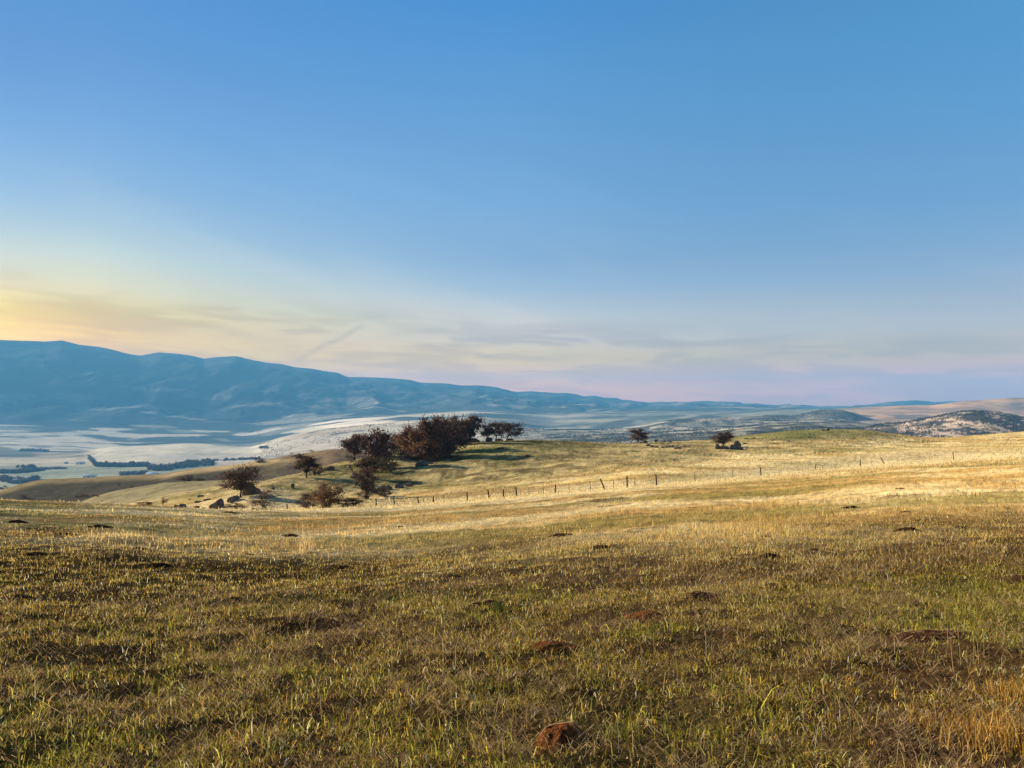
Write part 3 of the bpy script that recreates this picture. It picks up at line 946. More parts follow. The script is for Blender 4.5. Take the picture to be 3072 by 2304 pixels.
def tree(name, label, cat, loc, h, w, tone='plum', kind='tree', lean=0.0, seed=0, group=None, lobes=15, leaves=210, depth=None):
    r = np.random.default_rng(seed + 900)
    root = thing(name, label, cat, tuple(loc), group)
    depth = depth or w * 0.85
    bare_base = {'tree': 0.24, 'tall': 0.27, 'low': 0.04, 'bush': 0.0}[kind]
    cz = h * (bare_base + 1) / 2 + (0.02 * h)
    rz = h * (1 - bare_base) / 2
    cen = []
    tries = 0
    while len(cen) < lobes and tries < 4000:
        tries += 1
        p = r.uniform(-1, 1, 3)
        q = np.linalg.norm(p)
        if q > 1 or q < 0.25:
            continue
        if kind in ('tree', 'tall') and p[2] < -0.5 and q > 0.85:
            continue
        c = np.array([p[0] * (w / 2) * 0.80, p[1] * depth / 2 * 0.8, p[2] * rz * 0.80])
        if all(np.linalg.norm((c - d) / np.array([w, depth, rz * 2])) > 0.17 for d in cen):
            cen.append(c)
    cen = np.array(cen)
    base_off = np.array([lean * h, 0, 0])
    cen = cen + np.array([0, 0, cz]) + base_off
    # make sure the extremes are reached so the outline has its full width and height
    limb = []
    fork = np.array([lean * h * 0.35, 0, h * max(bare_base, 0.08) * 0.9])
    stems = 1 if kind in ('tree', 'tall') else (2 if kind == 'low' else 4)
    tr_r = 0.034 * h if kind in ('tree', 'tall') else 0.022 * h
    forks = []
    for s in range(stems):
        bx = np.array([r.uniform(-.10, .10) * w * (stems > 1), r.uniform(-.1, .1) * w * (stems > 1), -0.25])
        f = fork + np.array([r.uniform(-.12, .12) * w * (stems > 1), r.uniform(-.1, .1) * w * (stems > 1), 0])
        m = (bx + f) / 2 + np.array([r.uniform(-.04, .04) * h, r.uniform(-.04, .04) * h, 0])
        limb.append(tube([bx, m, f], [tr_r * 1.35, tr_r, tr_r * 0.85], 6))
        forks.append(f)
    for i, c in enumerate(cen):
        f = forks[i % len(forks)]
        m1 = f + (c - f) * 0.35 + np.array([r.uniform(-.06, .06) * h, r.uniform(-.06, .06) * h, -0.03 * h])
        m2 = f + (c - f) * 0.7 + np.array([r.uniform(-.05, .05) * h, r.uniform(-.05, .05) * h, 0.02 * h])
        limb.append(tube([f, m1, m2, c], [tr_r * 0.55, tr_r * 0.42, tr_r * 0.28, tr_r * 0.12], 5))
        for _ in range(5):          # finer boughs
            e = c + r.normal(0, 1, 3) * np.array([w, depth, rz * 2]) * 0.11
            limb.append(tube([m2, (m2 + e) / 2 + r.normal(0, .03, 3) * h, e], [tr_r * 0.2, tr_r * 0.14, tr_r * 0.05], 3))
    v3 = [p for p in limb]
    v, f = join(v3)
    mesh_obj('trunk', v, f, M_BARK, parent=root, smooth_shade=True)
    tones = np.array(LEAFTONES[tone])
    allv, allc = [], []
    sr = np.array([w * 0.115, depth * 0.115, rz * 0.20])
    for c in cen:
        n = int(leaves * r.uniform(0.6, 1.3))
        lobe_scale = r.uniform(0.6, 1.15)
        d = r.normal(0, 1, (n, 3))
        d /= (np.linalg.norm(d, axis=1, keepdims=True) + 1e-9)
        rad = r.gamma(3.2, 0.36, (n, 1))
        p = c + d * rad * sr * lobe_scale
        p[:, 2] = np.maximum(p[:, 2], 0.02 * h)
        size = r.uniform(0.010, 0.030, (n, 1)) * max(h, w * 0.6)
        a = r.normal(0, 1, (n, 3)); a /= np.linalg.norm(a, axis=1, keepdims=True)
        b = r.normal(0, 1, (n, 3)); b -= a * (a * b).sum(1, keepdims=True); b /= np.linalg.norm(b, axis=1, keepdims=True)
        q = np.stack([p - a * size, p + b * size * 0.7, p + a * size * 1.1, p - b * size * 0.7], 1)
        t0 = tones[r.integers(0, len(tones))]
        tt = tones[r.integers(0, len(tones), n)] * 0.5 + t0 * 0.5
        tt = tt * r.uniform(0.6, 1.5, (n, 1))
        allv.append(q.reshape(-1, 3)); allc.append(np.repeat(tt, 4, axis=0))
        # twigs standing out of the outline
        m = 26
        d = r.normal(0, 1, (m, 3)); d[:, 2] = np.abs(d[:, 2]) * 0.8; d /= np.linalg.norm(d, axis=1, keepdims=True)
        p0 = c + d * sr * 0.7; p1 = c + d * sr * r.uniform(1.6, 3.0, (m, 1)); wv = r.normal(0, 1, (m, 3)) * 0.0045 * h
        q = np.stack([p0 - wv, p0 + wv, p1 + wv * .3, p1 - wv * .3], 1)
        allv.append(q.reshape(-1, 3)); allc.append(np.tile(tones[3] * 0.8, (m * 4, 1)))
    v = np.concatenate(allv); c = np.concatenate(allc)
    # grow the crown to its full width and height
    lo_, hi_ = np.percentile(v[:, 0], [3, 97]); cx_ = lean * h * (1 if kind in ('tree', 'tall') else 0.6)
    v[:, 0] = (v[:, 0] - (lo_ + hi_) / 2) * (w / (hi_ - lo_)) + (lo_ + hi_) / 2
    zl, zh = np.percentile(v[:, 2], [1, 98.5]); zb_ = h * bare_base
    v[:, 2] = zb_ + (v[:, 2] - zl) * (h - zb_) / (zh - zl)
    v[:, 2] = np.maximum(v[:, 2], -0.15)
    f = np.arange(len(v)).reshape(-1, 4)
    mesh_obj('crown', v, f, M_LEAF, c, parent=root)
    return root


def S(x, y):            # photograph pixels to picture units
    return x / 3.0, y / 3.0


def plant(sx, sy, ylo, yhi, hpx, wpx, label, name='oak_tree', cat='tree', tone='plum', kind='tree', lean=0.0, seed=0, group=None, lobes=15, leaves=210):
    p = at(sx / 3, sy / 3, ylo, yhi)
    m = p[1] / F / 3.0
    return tree(name, label, cat, p, hpx * m, wpx * m, tone, kind, lean, seed, group, lobes, leaves)


def Z1(x, y):           # enlargement of the grove to photograph pixels
    return 900 + x / 2.765, 1200 + y / 2.765


G_GROVE = 'trees of the dark grove on the hill'
grove = [
    # zx, zy(base), h, w, tone, kind, lean, label
    (455, 500, 205, 200, 'plum', 'tree', -0.02, 'crooked plum-brown tree at the left end of the hill grove, bare gap to its right'),
    (625, 560, 300, 215, 'plum', 'low', 0.02, 'tall ragged plum-brown tree second from the left in the grove, two-peaked crown'),
    (560, 640, 150, 165, 'dark', 'low', 0.0, 'dark ragged tree spilling down the slope below the two-peaked one'),
    (740, 470, 120, 130, 'plum', 'low', 0.0, 'small low tree filling the dip between the two-peaked tree and the main mass'),
    (830, 440, 150, 170, 'rust', 'low', -0.02, 'low rust-orange tree at the left foot of the grove’s main mass'),
    (905, 465, 235, 200, 'rust', 'low', 0.0, 'rust-brown rounded tree in the left half of the grove’s main mass'),
    (1010, 490, 270, 215, 'rust', 'low', 0.0, 'broad rusty tree in the middle of the grove where the crowns step up'),
    (1120, 495, 335, 200, 'plum', 'low', 0.0, 'tall tree at the centre of the grove with a spiky top twig'),
    (1070, 505, 175, 190, 'rust', 'low', 0.0, 'lower orange-brown tree in front of the middle of the grove'),
    (1240, 440, 270, 240, 'dark', 'low', 0.0, 'broad dark tree right of the middle of the grove'),
    (1210, 490, 150, 150, 'dark', 'bush', 0.0, 'dark undergrown tree in the grove’s deepest shadow'),
    (1335, 375, 225, 190, 'dark', 'low', 0.0, 'dark tree beneath the highest crowns near the right end of the main mass'),
    (1415, 350, 212, 165, 'plum', 'tree', 0.0, 'highest crowned plum tree closing the main mass on the right, gap beside it'),
    (1552, 342, 140, 105, 'plum', 'tall', 0.05, 'small tree right of the gap, first of the three hilltop trees'),
    (1628, 340, 150, 135, 'dark', 'tall', 0.0, 'dense dark middle tree of the three on the hilltop right of the gap'),
    (1712, 338, 148, 160, 'plum', 'tall', 0.22, 'open-limbed tree leaning right at the right end of the grove'),
]
for i, (zx, zy, hh, ww, tone, kd, ln_, lab) in enumerate(grove):
    sx, sy = Z1(zx, zy)
    lab = lab.replace('\u2019', "'")
    plant(sx, sy, 120, 225, hh / 2.765, ww / 2.765, lab, tone=tone, kind=kd, lean=ln_, seed=10 + i, group=G_GROVE, lobes=9 if kd == 'tall' else 16, leaves=240)

G_SLOPE = 'trees and bushes on the lower left of the hill'
sx, sy = Z1(545, 815)
plant(sx, sy, 100, 150, 250 / 2.765, 175 / 2.765, 'dark thin-crowned tree standing among rocks just above the fence', tone='plum', kind='tree', lean=0.02, seed=40, lobes=12, leaves=120)
sx, sy = Z1(560, 820)
plant(sx, sy, 98, 150, 110 / 2.765, 170 / 2.765, 'blackish bush at the foot of the thin tree above the fence', name='bush', cat='bush', tone='dark', kind='bush', seed=41, lobes=10)
sx, sy = Z1(60, 900)
plant(sx, sy, 90, 140, 120 / 2.765, 150 / 2.765, 'purple-brown rounded bush behind the fence, the left of two touching', name='bush', cat='bush', tone='plum', kind='bush', seed=42)
sx, sy = Z1(232, 895)
plant(sx, sy, 90, 140, 190 / 2.765, 215 / 2.765, 'large reddish bush behind the fence, the right of two touching', name='bush', cat='bush', tone='rust', kind='bush', seed=43, lobes=18)
sx, sy = Z1(400, 885)
plant(sx, sy, 90, 140, 70 / 2.765, 190 / 2.765, 'low black thicket between the red bush and the thin tree', name='bush', cat='bush', tone='dark', kind='bush', seed=44)
sx, sy = Z1(690, 800)
plant(sx, sy, 100, 150, 75 / 2.765, 150 / 2.765, 'dark low bush among boulders right of the thin tree', name='bush', cat='bush', tone='dark', kind='bush', seed=45)
sx, sy = Z1(420, 510)
plant(sx, sy, 140, 210, 55 / 2.765, 80 / 2.765, 'small round black-green bush under the crooked tree', name='bush', cat='bush', tone='green', kind='bush', seed=46, lobes=8)
sx, sy = Z1(700, 600)
plant(sx, sy, 120, 200, 115 / 2.765, 230 / 2.765, 'low grey-green thicket on the slope below the gap in the grove', name='bush', cat='bush', tone='green', kind='bush', seed=47)
sx, sy = Z1(940, 500)
plant(sx, sy, 120, 200, 90 / 2.765, 230 / 2.765, 'dark green-brown undergrowth bush at the front edge of the rusty trees', name='bush', cat='bush', tone='dark', kind='bush', seed=48)
sx, sy = Z1(460, 615)
plant(sx, sy, 120, 200, 85 / 2.765, 70 / 2.765, 'thin bare sapling leaning left on the slope under the crooked tree', name='sapling', tone='dark', kind='tree', lean=-0.5, seed=49, lobes=4, leaves=14)
sx, sy = Z1(55, 645)
plant(sx, sy, 130, 190, 185 / 2.765, 175 / 2.765, 'dark spreading tree on the hill flank left of the grove', tone='dark', kind='tree', seed=50, lobes=14)
sx, sy = Z1(150, 620)
plant(sx, sy, 130, 190, 75 / 2.765, 100 / 2.765, 'black bush and stump beside the spreading flank tree', name='bush', cat='bush', tone='dark', kind='bush', seed=51, lobes=8)


def Z2(x, y):
    return 500 + x / 4.424, 1300 + y / 4.424


sx, sy = Z2(985, 850)
plant(sx, sy, 100, 160, 395 / 4.424, 420 / 4.424, 'wind-bent tree with a forked trunk beside the big dark boulder', tone='plum', kind='tree', lean=0.03, seed=60, lobes=16, leaves=150)
sx, sy = Z2(1290, 1000)
plant(sx, sy, 90, 140, 250 / 4.424, 340 / 4.424, 'scraggly low tree with open twigs just behind the fence', tone='plum', kind='low', seed=61, lobes=13, leaves=70)
sx, sy = Z2(900, 1015)
plant(sx, sy, 90, 140, 90 / 4.424, 250 / 4.424, 'low grey-brown bush in the tall grass left of the scraggly tree', name='bush', cat='bush', tone='dark', kind='bush', seed=62, leaves=110)
sx, sy = Z2(235, 636)
plant(sx, sy, 200, 330, 85 / 4.424, 150 / 4.424, 'dark bush with a bare left side on the second ridge crest', name='bush', cat='bush', tone='green', kind='bush', seed=63, lobes=9)
sx, sy = Z2(310, 632)
plant(sx, sy, 200, 330, 75 / 4.424, 90 / 4.424, 'round dark bush in the middle of the clump on the second ridge crest', name='bush', cat='bush', tone='dark', kind='bush', seed=64, lobes=8)
sx, sy = Z2(440, 627)
plant(sx, sy, 200, 330, 42 / 4.424, 160 / 4.424, 'long low bush trailing right from the clump on the second ridge crest', name='bush', cat='bush', tone='green', kind='bush', seed=65, lobes=8)
sx, sy = Z2(1240, 392)
plant(sx, sy, 330, 620, 62 / 4.424, 155 / 4.424, 'dark wide bush on the brown far ridge crest above the valley', name='bush', cat='bush', tone='dark', kind='bush', seed=66, lobes=9)
sx, sy = Z2(1660, 310)
plant(sx, sy, 330, 700, 52 / 4.424, 95 / 4.424, 'pale sage-grey bush on the far ridge crest', name='bush', cat='bush', tone='sage', kind='bush', seed=67, lobes=8)
sx, sy = Z2(1910, 246)
plant(sx, sy, 330, 800, 28 / 4.424, 80 / 4.424, 'tiny dark bush highest up the far ridge crest', name='bush', cat='bush', tone='dark', kind='bush', seed=68, lobes=7)


def Z4(x, y):
    return x / 4.424, 1250 + y / 4.424


for j, (zx, zy, hh, ww, tone, yl, yh, lab) in enumerate([
    (330, 1100, 68, 135, 'dark', 150, 620, 'dark round bush just beyond the meadow edge at far left'),
    (528, 1112, 40, 135, 'sage', 150, 620, 'low grey bush just beyond the meadow edge, second from left'),
    (1760, 950, 48, 75, 'green', 250, 620, 'small black-green bush on the dark ridge side'),
    (1585, 917, 24, 48, 'green', 250, 620, 'tiny dark bush left of the black-green one on the ridge side'),
    (50, 968, 50, 110, 'dark', 250, 700, 'dark bush on the ridge crest at the left edge of the view'),
    (1950, 1228, 66, 220, 'plum', 72, 140, 'wide tuft of reddish brush standing in the meadow edge grass'),
]):
    plant(zx / 4.424, 1250 + zy / 4.424, yl, yh, hh / 4.424, ww / 4.424, lab, name='bush', cat='bush', tone=tone, kind='bush', seed=80 + j, lobes=8)
for j, (zx, hh) in enumerate([(1015, 45), (1050, 40), (1090, 52), (1130, 50), (1165, 40), (1240, 50), (1285, 40)]):
    plant(zx / 4.424, 1250 + (1085 - (zx - 1015) * 0.05) / 4.424, 180, 500, hh / 4.424, 52 / 4.424, 'small dark tree, %s from left in the short row at the pale hollow' % ['first', 'second', 'third', 'fourth', 'fifth', 'sixth', 'seventh'][j], name='small_tree', tone='dark', kind='tree', seed=90 + j,
          lobes=6, leaves=90, group='row of small dark trees in the hollow at left')
plant(485, 1522, 72, 130, 27, 20, 'little crooked sapling leaning right at the meadow edge', name='sapling', tone='dark', kind='tree', lean=0.35, seed=99, lobes=6, leaves=40)


def Z5(x, y):
    return 1700 + x / 3.16, 1150 + y / 3.16


sx, sy = Z5(677, 574)
plant(sx, sy, 200, 300, 140 / 3.16, 150 / 3.16, 'lone brown tree with a wedge crown on the middle skyline', tone='plum', kind='tree', seed=110, lobes=14, lean=0.0)
sx, sy = Z5(1487, 612)
plant(sx, sy, 200, 300, 145 / 3.16, 185 / 3.16, 'lone round dark tree among boulders below the green hill', tone='dark', kind='tree', seed=111, lobes=15)

# ------------------------------------------------------------------ rocks
def rock_mesh(seed, sub=3):
    r = np.random.default_rng(seed)
    import bmesh
    bm = bmesh.new()
    bmesh.ops.create_icosphere(bm, subdivisions=sub, radius=1.0)
    v = np.array([q.co[:] for q in bm.verts]); f = np.array([[q.index for q in p.verts] for p in bm.faces])
    bm.free()
    # cut facets
    for _ in range(11):
        nrm = r.normal(0, 1, 3); nrm /= np.linalg.norm(nrm)
        d = r.uniform(0.55, 0.86)
        s = v @ nrm - d
        v = v - np.outer(np.maximum(s, 0) * 0.9, nrm)
    nn = fbm(v[:, 0] * 2.3 + seed, v[:, 1] * 2.3 + v[:, 2] * 1.7, 4, seed + 3) - 0.5
    v = v * (1 + 0.30 * nn[:, None])
    v[:, 2] = np.maximum(v[:, 2], -0.45)
    mn, mx = v.min(0), v.max(0)
    v[:, :2] = (v[:, :2] - (mn + mx)[:2] / 2) / (mx - mn)[:2]
    v[:, 2] = (v[:, 2] - mn[2]) / (mx - mn)[2]
    return v, f


def rock(sx0, sx1, sy, ylo, yhi, hpx, label, seed, name='boulder', cat='rock', group=None, tilt=0.0, mat=None):
    p = at((sx0 + sx1) / 6, sy / 3, ylo, yhi)
    m = p[1] / F / 3.0
    w = (sx1 - sx0) * m; h = hpx * m
    v, f = rock_mesh(seed)
    v = v * np.array([w, w * 0.8, h * 1.2])
    v[:, 2] -= h * 0.2
    v[:, 2] += v[:, 0] * tilt
    o = mesh_obj(name, v, f, mat or M_ROCK, smooth_shade=False)
    o.location = tuple(p)
    o.rotation_euler = (0, 0, 0)
    return tag(o, label, cat, group)


G_R = 'boulders on the hill'
R_ = [
    # coordinates in photograph pixels: x0, x1, base y, near, far, height, label, tilt
    (729, 776, 1482, 100, 160, 31, 'big dark boulder under the wind-bent tree', 0),
    (757, 790, 1480, 100, 160, 17, 'dark boulder leaning on the right of the big one by the wind-bent tree', 0),
    (629, 673, 1526, 90, 140, 29, 'large rounded boulder like a loaf left of the wind-bent tree', 0.25),
    (683, 716, 1504, 92, 150, 16, 'flat ledge rock at the foot of the wind-bent tree', 0.2),
    (575, 600, 1528, 88, 140, 11, 'low mottled boulder at the meadow edge', 0),
    (597, 626, 1531, 88, 140, 9, 'flat mottled slab right of the low boulder at the meadow edge', 0),
    (532, 559, 1524, 88, 140, 13, 'blocky dark boulder at the meadow edge, leftmost of its line', 0),
    (521, 534, 1521, 88, 140, 7, 'little rock touching the left of the blocky boulder', 0),
    (590, 611, 1491, 100, 200, 6, 'brown flat rock up the slope above the blocky boulder', 0),
    (584, 608, 1507, 95, 180, 5, 'thin ledge of rock in the pale slope', 0),
    (608, 633, 1502, 95, 180, 6, 'dark ledge of rock running up right in the pale slope', 0.2),
    (564, 574, 1499, 95, 180, 3, 'small brown stone alone on the pale slope', 0),
    (872, 884, 1464, 105, 170, 14, 'small upright rock halfway down the flank tree slope', 0),
    (815, 824, 1468, 105, 170, 7, 'small dark stone below the flank tree', 0),
    (752, 770, 1536, 88, 130, 12, 'dark rock half hidden in grass under the scraggly tree', 0),
    (966, 1004, 1410, 130, 200, 10, 'dark flat boulder right of the flank tree', 0.25),
    (938, 950, 1425, 130, 200, 16, 'upright dark stone beside the flank tree', 0),
    (1245, 1285, 1397, 120, 200, 17, 'pale-edged boulder at the front of the rusty trees', 0),
    (1198, 1222, 1380, 120, 200, 9, 'low boulder left of the pale-edged one under the grove', 0),
    (1200, 1240, 1362, 120, 220, 12, 'pale rock in the grass gap under the grove', 0),
    (1280, 1300, 1392, 120, 200, 8, 'small boulder right of the pale-edged one', 0),
    (1050, 1082, 1432, 120, 200, 9, 'broken rock on the slope at the bare sapling', 0),
    (1075, 1100, 1420, 120, 200, 8, 'broken rock just above the bare sapling', 0),
    (1130, 1160, 1473, 100, 160, 16, 'dark boulder by the thin tree, second of the rising line', 0.15),
    (1156, 1178, 1468, 100, 160, 13, 'dark boulder in the middle of the rising line right of the thin tree', 0),
    (1184, 1212, 1464, 100, 170, 15, 'split boulder in the rising line right of the thin tree', 0),
    (1216, 1240, 1459, 100, 170, 14, 'upper boulder at the right end of the rising line', 0),
    (1108, 1128, 1478, 100, 160, 17, 'dark boulder touching the thin tree trunk', 0),
    (1456, 1478, 1323, 180, 240, 12, 'dark boulder under the first hilltop tree beside the gap', 0),
    (1395, 1444, 1324, 170, 240, 13, 'long dark boulder at the foot of the highest grove tree', 0),
    (1484, 1510, 1321, 180, 240, 8, 'small boulder between the hilltop tree trunks', 0),
    (1519, 1541, 1320, 180, 240, 7, 'rounded boulder under the right-leaning hilltop tree', 0),
    (1490, 1515, 1347, 150, 230, 6, 'low dark stone in the green grass below the hilltop trees', 0),
    (1572, 1595, 1371, 130, 230, 7, 'low dark stone on the open slope right of the grove', 0),
    (1925, 1943, 1330, 200, 300, 12, 'humped boulder right of the lone wedge tree', 0),
    (1918, 1926, 1330, 200, 300, 5, 'small stone touching the lone wedge tree trunk', 0),
    (1963, 1973, 1327, 200, 320, 9, 'upright stone standing apart right of the wedge tree', 0),
    (1981, 2000, 1326, 200, 320, 5, 'flat slab, left of two at the middle skyline', 0),
    (1998, 2016, 1327, 200, 320, 4, 'flat slab, right of two at the middle skyline', 0),
    (2464, 2472, 1292, 300, 480, 5, 'small rock left of the block on the green hilltop', 0),
    (2473, 2489, 1292, 300, 480, 9, 'blocky dark rock alone on the green hilltop', 0),
    (2145, 2160, 1350, 190, 300, 18, 'pointed boulder left of the round tree', 0),
    (2158, 2188, 1350, 190, 300, 10, 'low boulder under the round tree', 0),
    (2188, 2210, 1350, 190, 300, 15, 'dark boulder right of the round tree trunk', 0),
    (2200, 2224, 1342, 190, 320, 20, 'tall peaked boulder rightmost beside the round tree', 0),
    (2206, 2230, 1349, 190, 300, 8, 'low slab below the tall peaked boulder', 0),
    (2228, 2242, 1333, 190, 340, 5, 'small stone up the green slope from the peaked boulder', 0),
    (2232, 2246, 1317, 230, 380, 3, 'flat stone on the green hill crest, nearest the round tree', 0),
    (2256, 2266, 1315, 230, 380, 3, 'flat stone on the green hill crest, farther from the round tree', 0),
]
for i, (x0, x1, yb, yl, yh, hh, lab, tl) in enumerate(R_):
    rock(x0, x1, yb, yl, yh, hh, lab, 300 + i, tilt=tl)
for i, (x0, x1, yb, hh) in enumerate([(1936, 1954, 1338, 6), (1950, 1962, 1342, 7), (1962, 1976, 1343, 5), (1983, 1992, 1343, 4), (1992, 2005, 1343, 5), (2005, 2013, 1343, 8), (2014, 2024, 1343, 8), (2022, 2046, 1346, 6)]):
    rock(x0, x1, yb, 180, 300, hh, 'grey stone, %s from left in the low curved row below the wedge tree' % ['first', 'second', 'third', 'fourth', 'fifth', 'sixth', 'seventh', 'eighth'][i], 360 + i, group='row of stones below the wedge tree')

# ------------------------------------------------------------------ wire fence
posts = [  # photograph pixels: foot x, foot y, top x, top y, thick?
    (862, 1534, 861, 1513, 1), (1043, 1530, 1041, 1510, 0), (1129, 1516, 1128, 1495, 1), (1184, 1513, 1181, 1488, 1), (1214, 1514, 1212, 1499, 0),
    (1258, 1510, 1252, 1490, 1), (1271, 1510, 1271, 1495, 0), (1300, 1507, 1300, 1488, 1), (1333, 1501, 1331, 1483, 0), (1402, 1502, 1401, 1476, 1),
    (1469, 1494, 1463, 1469, 1), (1511, 1490, 1510, 1468, 1), (1551, 1487, 1547, 1461, 1), (1588, 1483, 1586, 1465, 0), (1631, 1485, 1629, 1462, 0),
    (1665, 1480, 1667, 1454, 1), (1708, 1472, 1707, 1450, 0), (1772, 1464, 1770, 1444, 0), (1817, 1463, 1801, 1437, 1), (1842, 1459, 1840, 1438, 0),
    (1882, 1459, 1881, 1429, 1), (1905, 1456, 1904, 1434, 0), (1970, 1449, 1968, 1423, 1), (2086, 1438, 2084, 1417, 0), (2199, 1430, 2197, 1409, 0),
    (2284, 1426, 2281, 1401, 1), (2445, 1413, 2448, 1393, 1), (2469, 1410, 2467, 1396, 0), (2547, 1401, 2546, 1390, 0), (2581, 1398, 2581, 1377, 1),
    (2616, 1395, 2614, 1382, 0), (2655, 1393, 2642, 1372, 1), (2695, 1391, 2693, 1376, 0), (2790, 1383, 2787, 1368, 0), (2861, 1371, 2859, 1356, 1), (3066, 1352, 3065, 1343, 0),
]
tab_fence = [(0, 86), (287, 97), (376, 100), (428, 100), (490, 98), (555, 94), (627, 90), (700, 103), (761, 118), (815, 135), (860, 146), (900, 155), (953, 168), (1024, 185)]
fence = thing('wire_fence', 'long sagging wire fence with dark uneven posts crossing the pale grass', 'fence', (0, 0, 0))
tops = []
lo = tab_fence
fb = None
for (fx, fyy, txx, tyy, th) in posts:
    Yf = float(np.interp(fx / 3, [a[0] for a in lo], [a[1] for a in lo]))
    X0 = float(tx_of(fx / 3, fyy / 3)) * Yf
    zb = float(H(X0, Yf))
    ztop = EYE + float(tz_of(tyy / 3)) * Yf
    if ztop < zb + 0.7:
        ztop = zb + 0.75
    if fb is None:
        fence.location = (X0, Yf, zb); fb = np.array([X0, Yf, zb])
    X1 = float(tx_of(txx / 3, tyy / 3)) * Yf
    rad = 0.085 if th else 0.03
    P0 = np.array([X0, Yf, zb - 0.25]); P1 = np.array([X1, Yf, ztop])
    sides = 7 if th else 4
    v, f = tube([P0 - fb, P0 * .5 + P1 * .5 - fb, P1 - fb], [rad * 1.05, rad, rad * 0.9], sides)
    # cap
    n0 = len(v); v = np.vstack([v, P1 - fb + np.array([0, 0, 0.02])])
    capf = np.array([[n0 - sides + j, n0 - sides + (j + 1) % sides, n0] for j in range(sides)])
    mesh_obj('fence_post', v, [f, capf], M_POST, parent=fence)
    tops.append((P0, P1))
for lv in (0.93, 0.66, 0.40):
    pts = []
    for a, b in zip(tops[:-1], tops[1:]):
        pa = a[0] + (a[1] - a[0]) * lv; pb = b[0] + (b[1] - b[0]) * lv
        for t in (0, .33, .66):
            q = pa * (1 - t) + pb * t
            q = q - np.array([0, 0, 0.10 * math.sin(math.pi * t)])
            pts.append(q - fb)
    pts.append(tops[-1][0] + (tops[-1][1] - tops[-1][0]) * lv - fb)
    v, f = tube(pts, [0.008] * len(pts), 3)
    mesh_obj('wire', v, f, M_WIRE, parent=fence)

# ------------------------------------------------------------------ soil mounds in the meadow
def mound(px, py, ylo, yhi, w, d, h, label, seed, mat, group=None, name='soil_mound'):
    p = at(px, py, ylo, yhi)
    r = np.random.default_rng(seed)
    n = 44
    u = np.linspace(-1, 1, n)
    A, B = np.meshgrid(u, u, indexing='ij')
    R = np.sqrt(A ** 2 + B ** 2) + (fbm(A * 2.2 + seed, B * 2.2, 3, seed) - 0.5) * 0.45
    prof = np.clip(1 - R ** 2, 0, 1) ** 0.8
    X = A * w / 2; Yy = B * d / 2
    gz = H(p[0] + X, p[1] + Yy)
    nz = (fbm(X / 0.05 + seed, Yy / 0.05, 3, seed + 5) - 0.5) * 0.22 * h + (fbm(X / 0.015, Yy / 0.015, 2, seed + 6) - .5) * 0.14 * h
    Zz = gz + prof * (h + nz) - 0.03 * (prof < 0.02) + 0.004
    v = np.stack([X, Yy, Zz - p[2]], -1).reshape(-1, 3)
    idx = np.arange(n * n).reshape(n, n)
    f = np.stack([idx[:-1, :-1], idx[1:, :-1], idx[1:, 1:], idx[:-1, 1:]], -1).reshape(-1, 4)
    keep = (prof.reshape(-1)[f] > 0.0).any(1)
    f = f[keep]
    used = np.unique(f); remap = np.full(len(v), -1); remap[used] = np.arange(len(used))
    o = mesh_obj(name, v[used], remap[f], mat, smooth_shade=False)
    o.location = tuple(p)
    if group is None:
        q_ = np.random.default_rng(seed + 70)
        m_ = int(12 + 40 * w)
        ax = q_.uniform(-.62, .62, m_) * w; ay = q_.uniform(-.62, .62, m_) * d
        L2 = q_.gamma(3, 0.03, m_); an = q_.uniform(0, 6.28, m_); wd_ = q_.uniform(.0012, .003, m_)
        def top(xx, yy):
            rr = np.sqrt((xx / (w / 2)) ** 2 + (yy / (d / 2)) ** 2)
            return H(p[0] + xx, p[1] + yy) - p[2] + np.clip(1 - rr ** 2, 0, 1) ** .8 * h * 1.08 + 0.012
        bx_, by_ = ax + np.cos(an) * L2, ay + np.sin(an) * L2
        nx_, ny_ = -np.sin(an) * wd_, np.cos(an) * wd_
        za, zb2 = top(ax, ay), top(bx_, by_) + q_.uniform(0, .02, m_)
        vv = np.stack([np.stack([ax - nx_, ay - ny_, za], -1), np.stack([ax + nx_, ay + ny_, za], -1), np.stack([bx_ + nx_, by_ + ny_, zb2], -1), np.stack([bx_ - nx_, by_ - ny_, zb2], -1)], 1).reshape(-1, 3)
        cc_ = np.repeat(np.array([(0.55, 0.42, 0.24)]) * q_.uniform(.4, 1.3, (m_, 1)), 4, axis=0)
        st_ = mesh_obj('straw', vv, np.arange(m_ * 4).reshape(-1, 4), M_GRASS, cc_, parent=o)
        st_['kind'] = 'stuff'
    return tag(o, label, 'soil mound', group)


mound(560, 745, 2.5, 6, 0.36, 0.36, 0.12, 'orange-red crumbly soil mound at the bottom centre, dark on its right', 1, M_REDSOIL)
mound(556, 650, 3.5, 9, 0.50, 0.34, 0.07, 'wide reddish soil mound strewn with straw, up from the bottom centre one', 2, M_REDSOIL)
mound(643, 617, 4.5, 12, 0.42, 0.34, 0.06, 'pale brown soil mound beyond the straw-strewn one', 3, M_REDSOIL)
mound(705, 597, 5, 14, 0.55, 0.4, 0.045, 'broad dark red mound at the edge of the taller grass', 4, M_DARKSOIL)
mound(1018, 580, 5, 16, 0.5, 0.4, 0.06, 'dull reddish mound at the right edge of the view', 5, M_DARKSOIL)
mound(935, 636, 3.5, 10, 0.80, 0.45, 0.04, 'large dark bare mound below the fresh green patch on the right', 6, M_DARKSOIL)
mound(200, 680, 3.5, 8, 0.45, 0.2, 0.05, 'dark mound with a pale stone at left front', 7, M_DARKSOIL)
mound(485, 605, 5, 14, 0.40, 0.22, 0.05, 'small dark red mound in the middle of the meadow', 8, M_DARKSOIL)
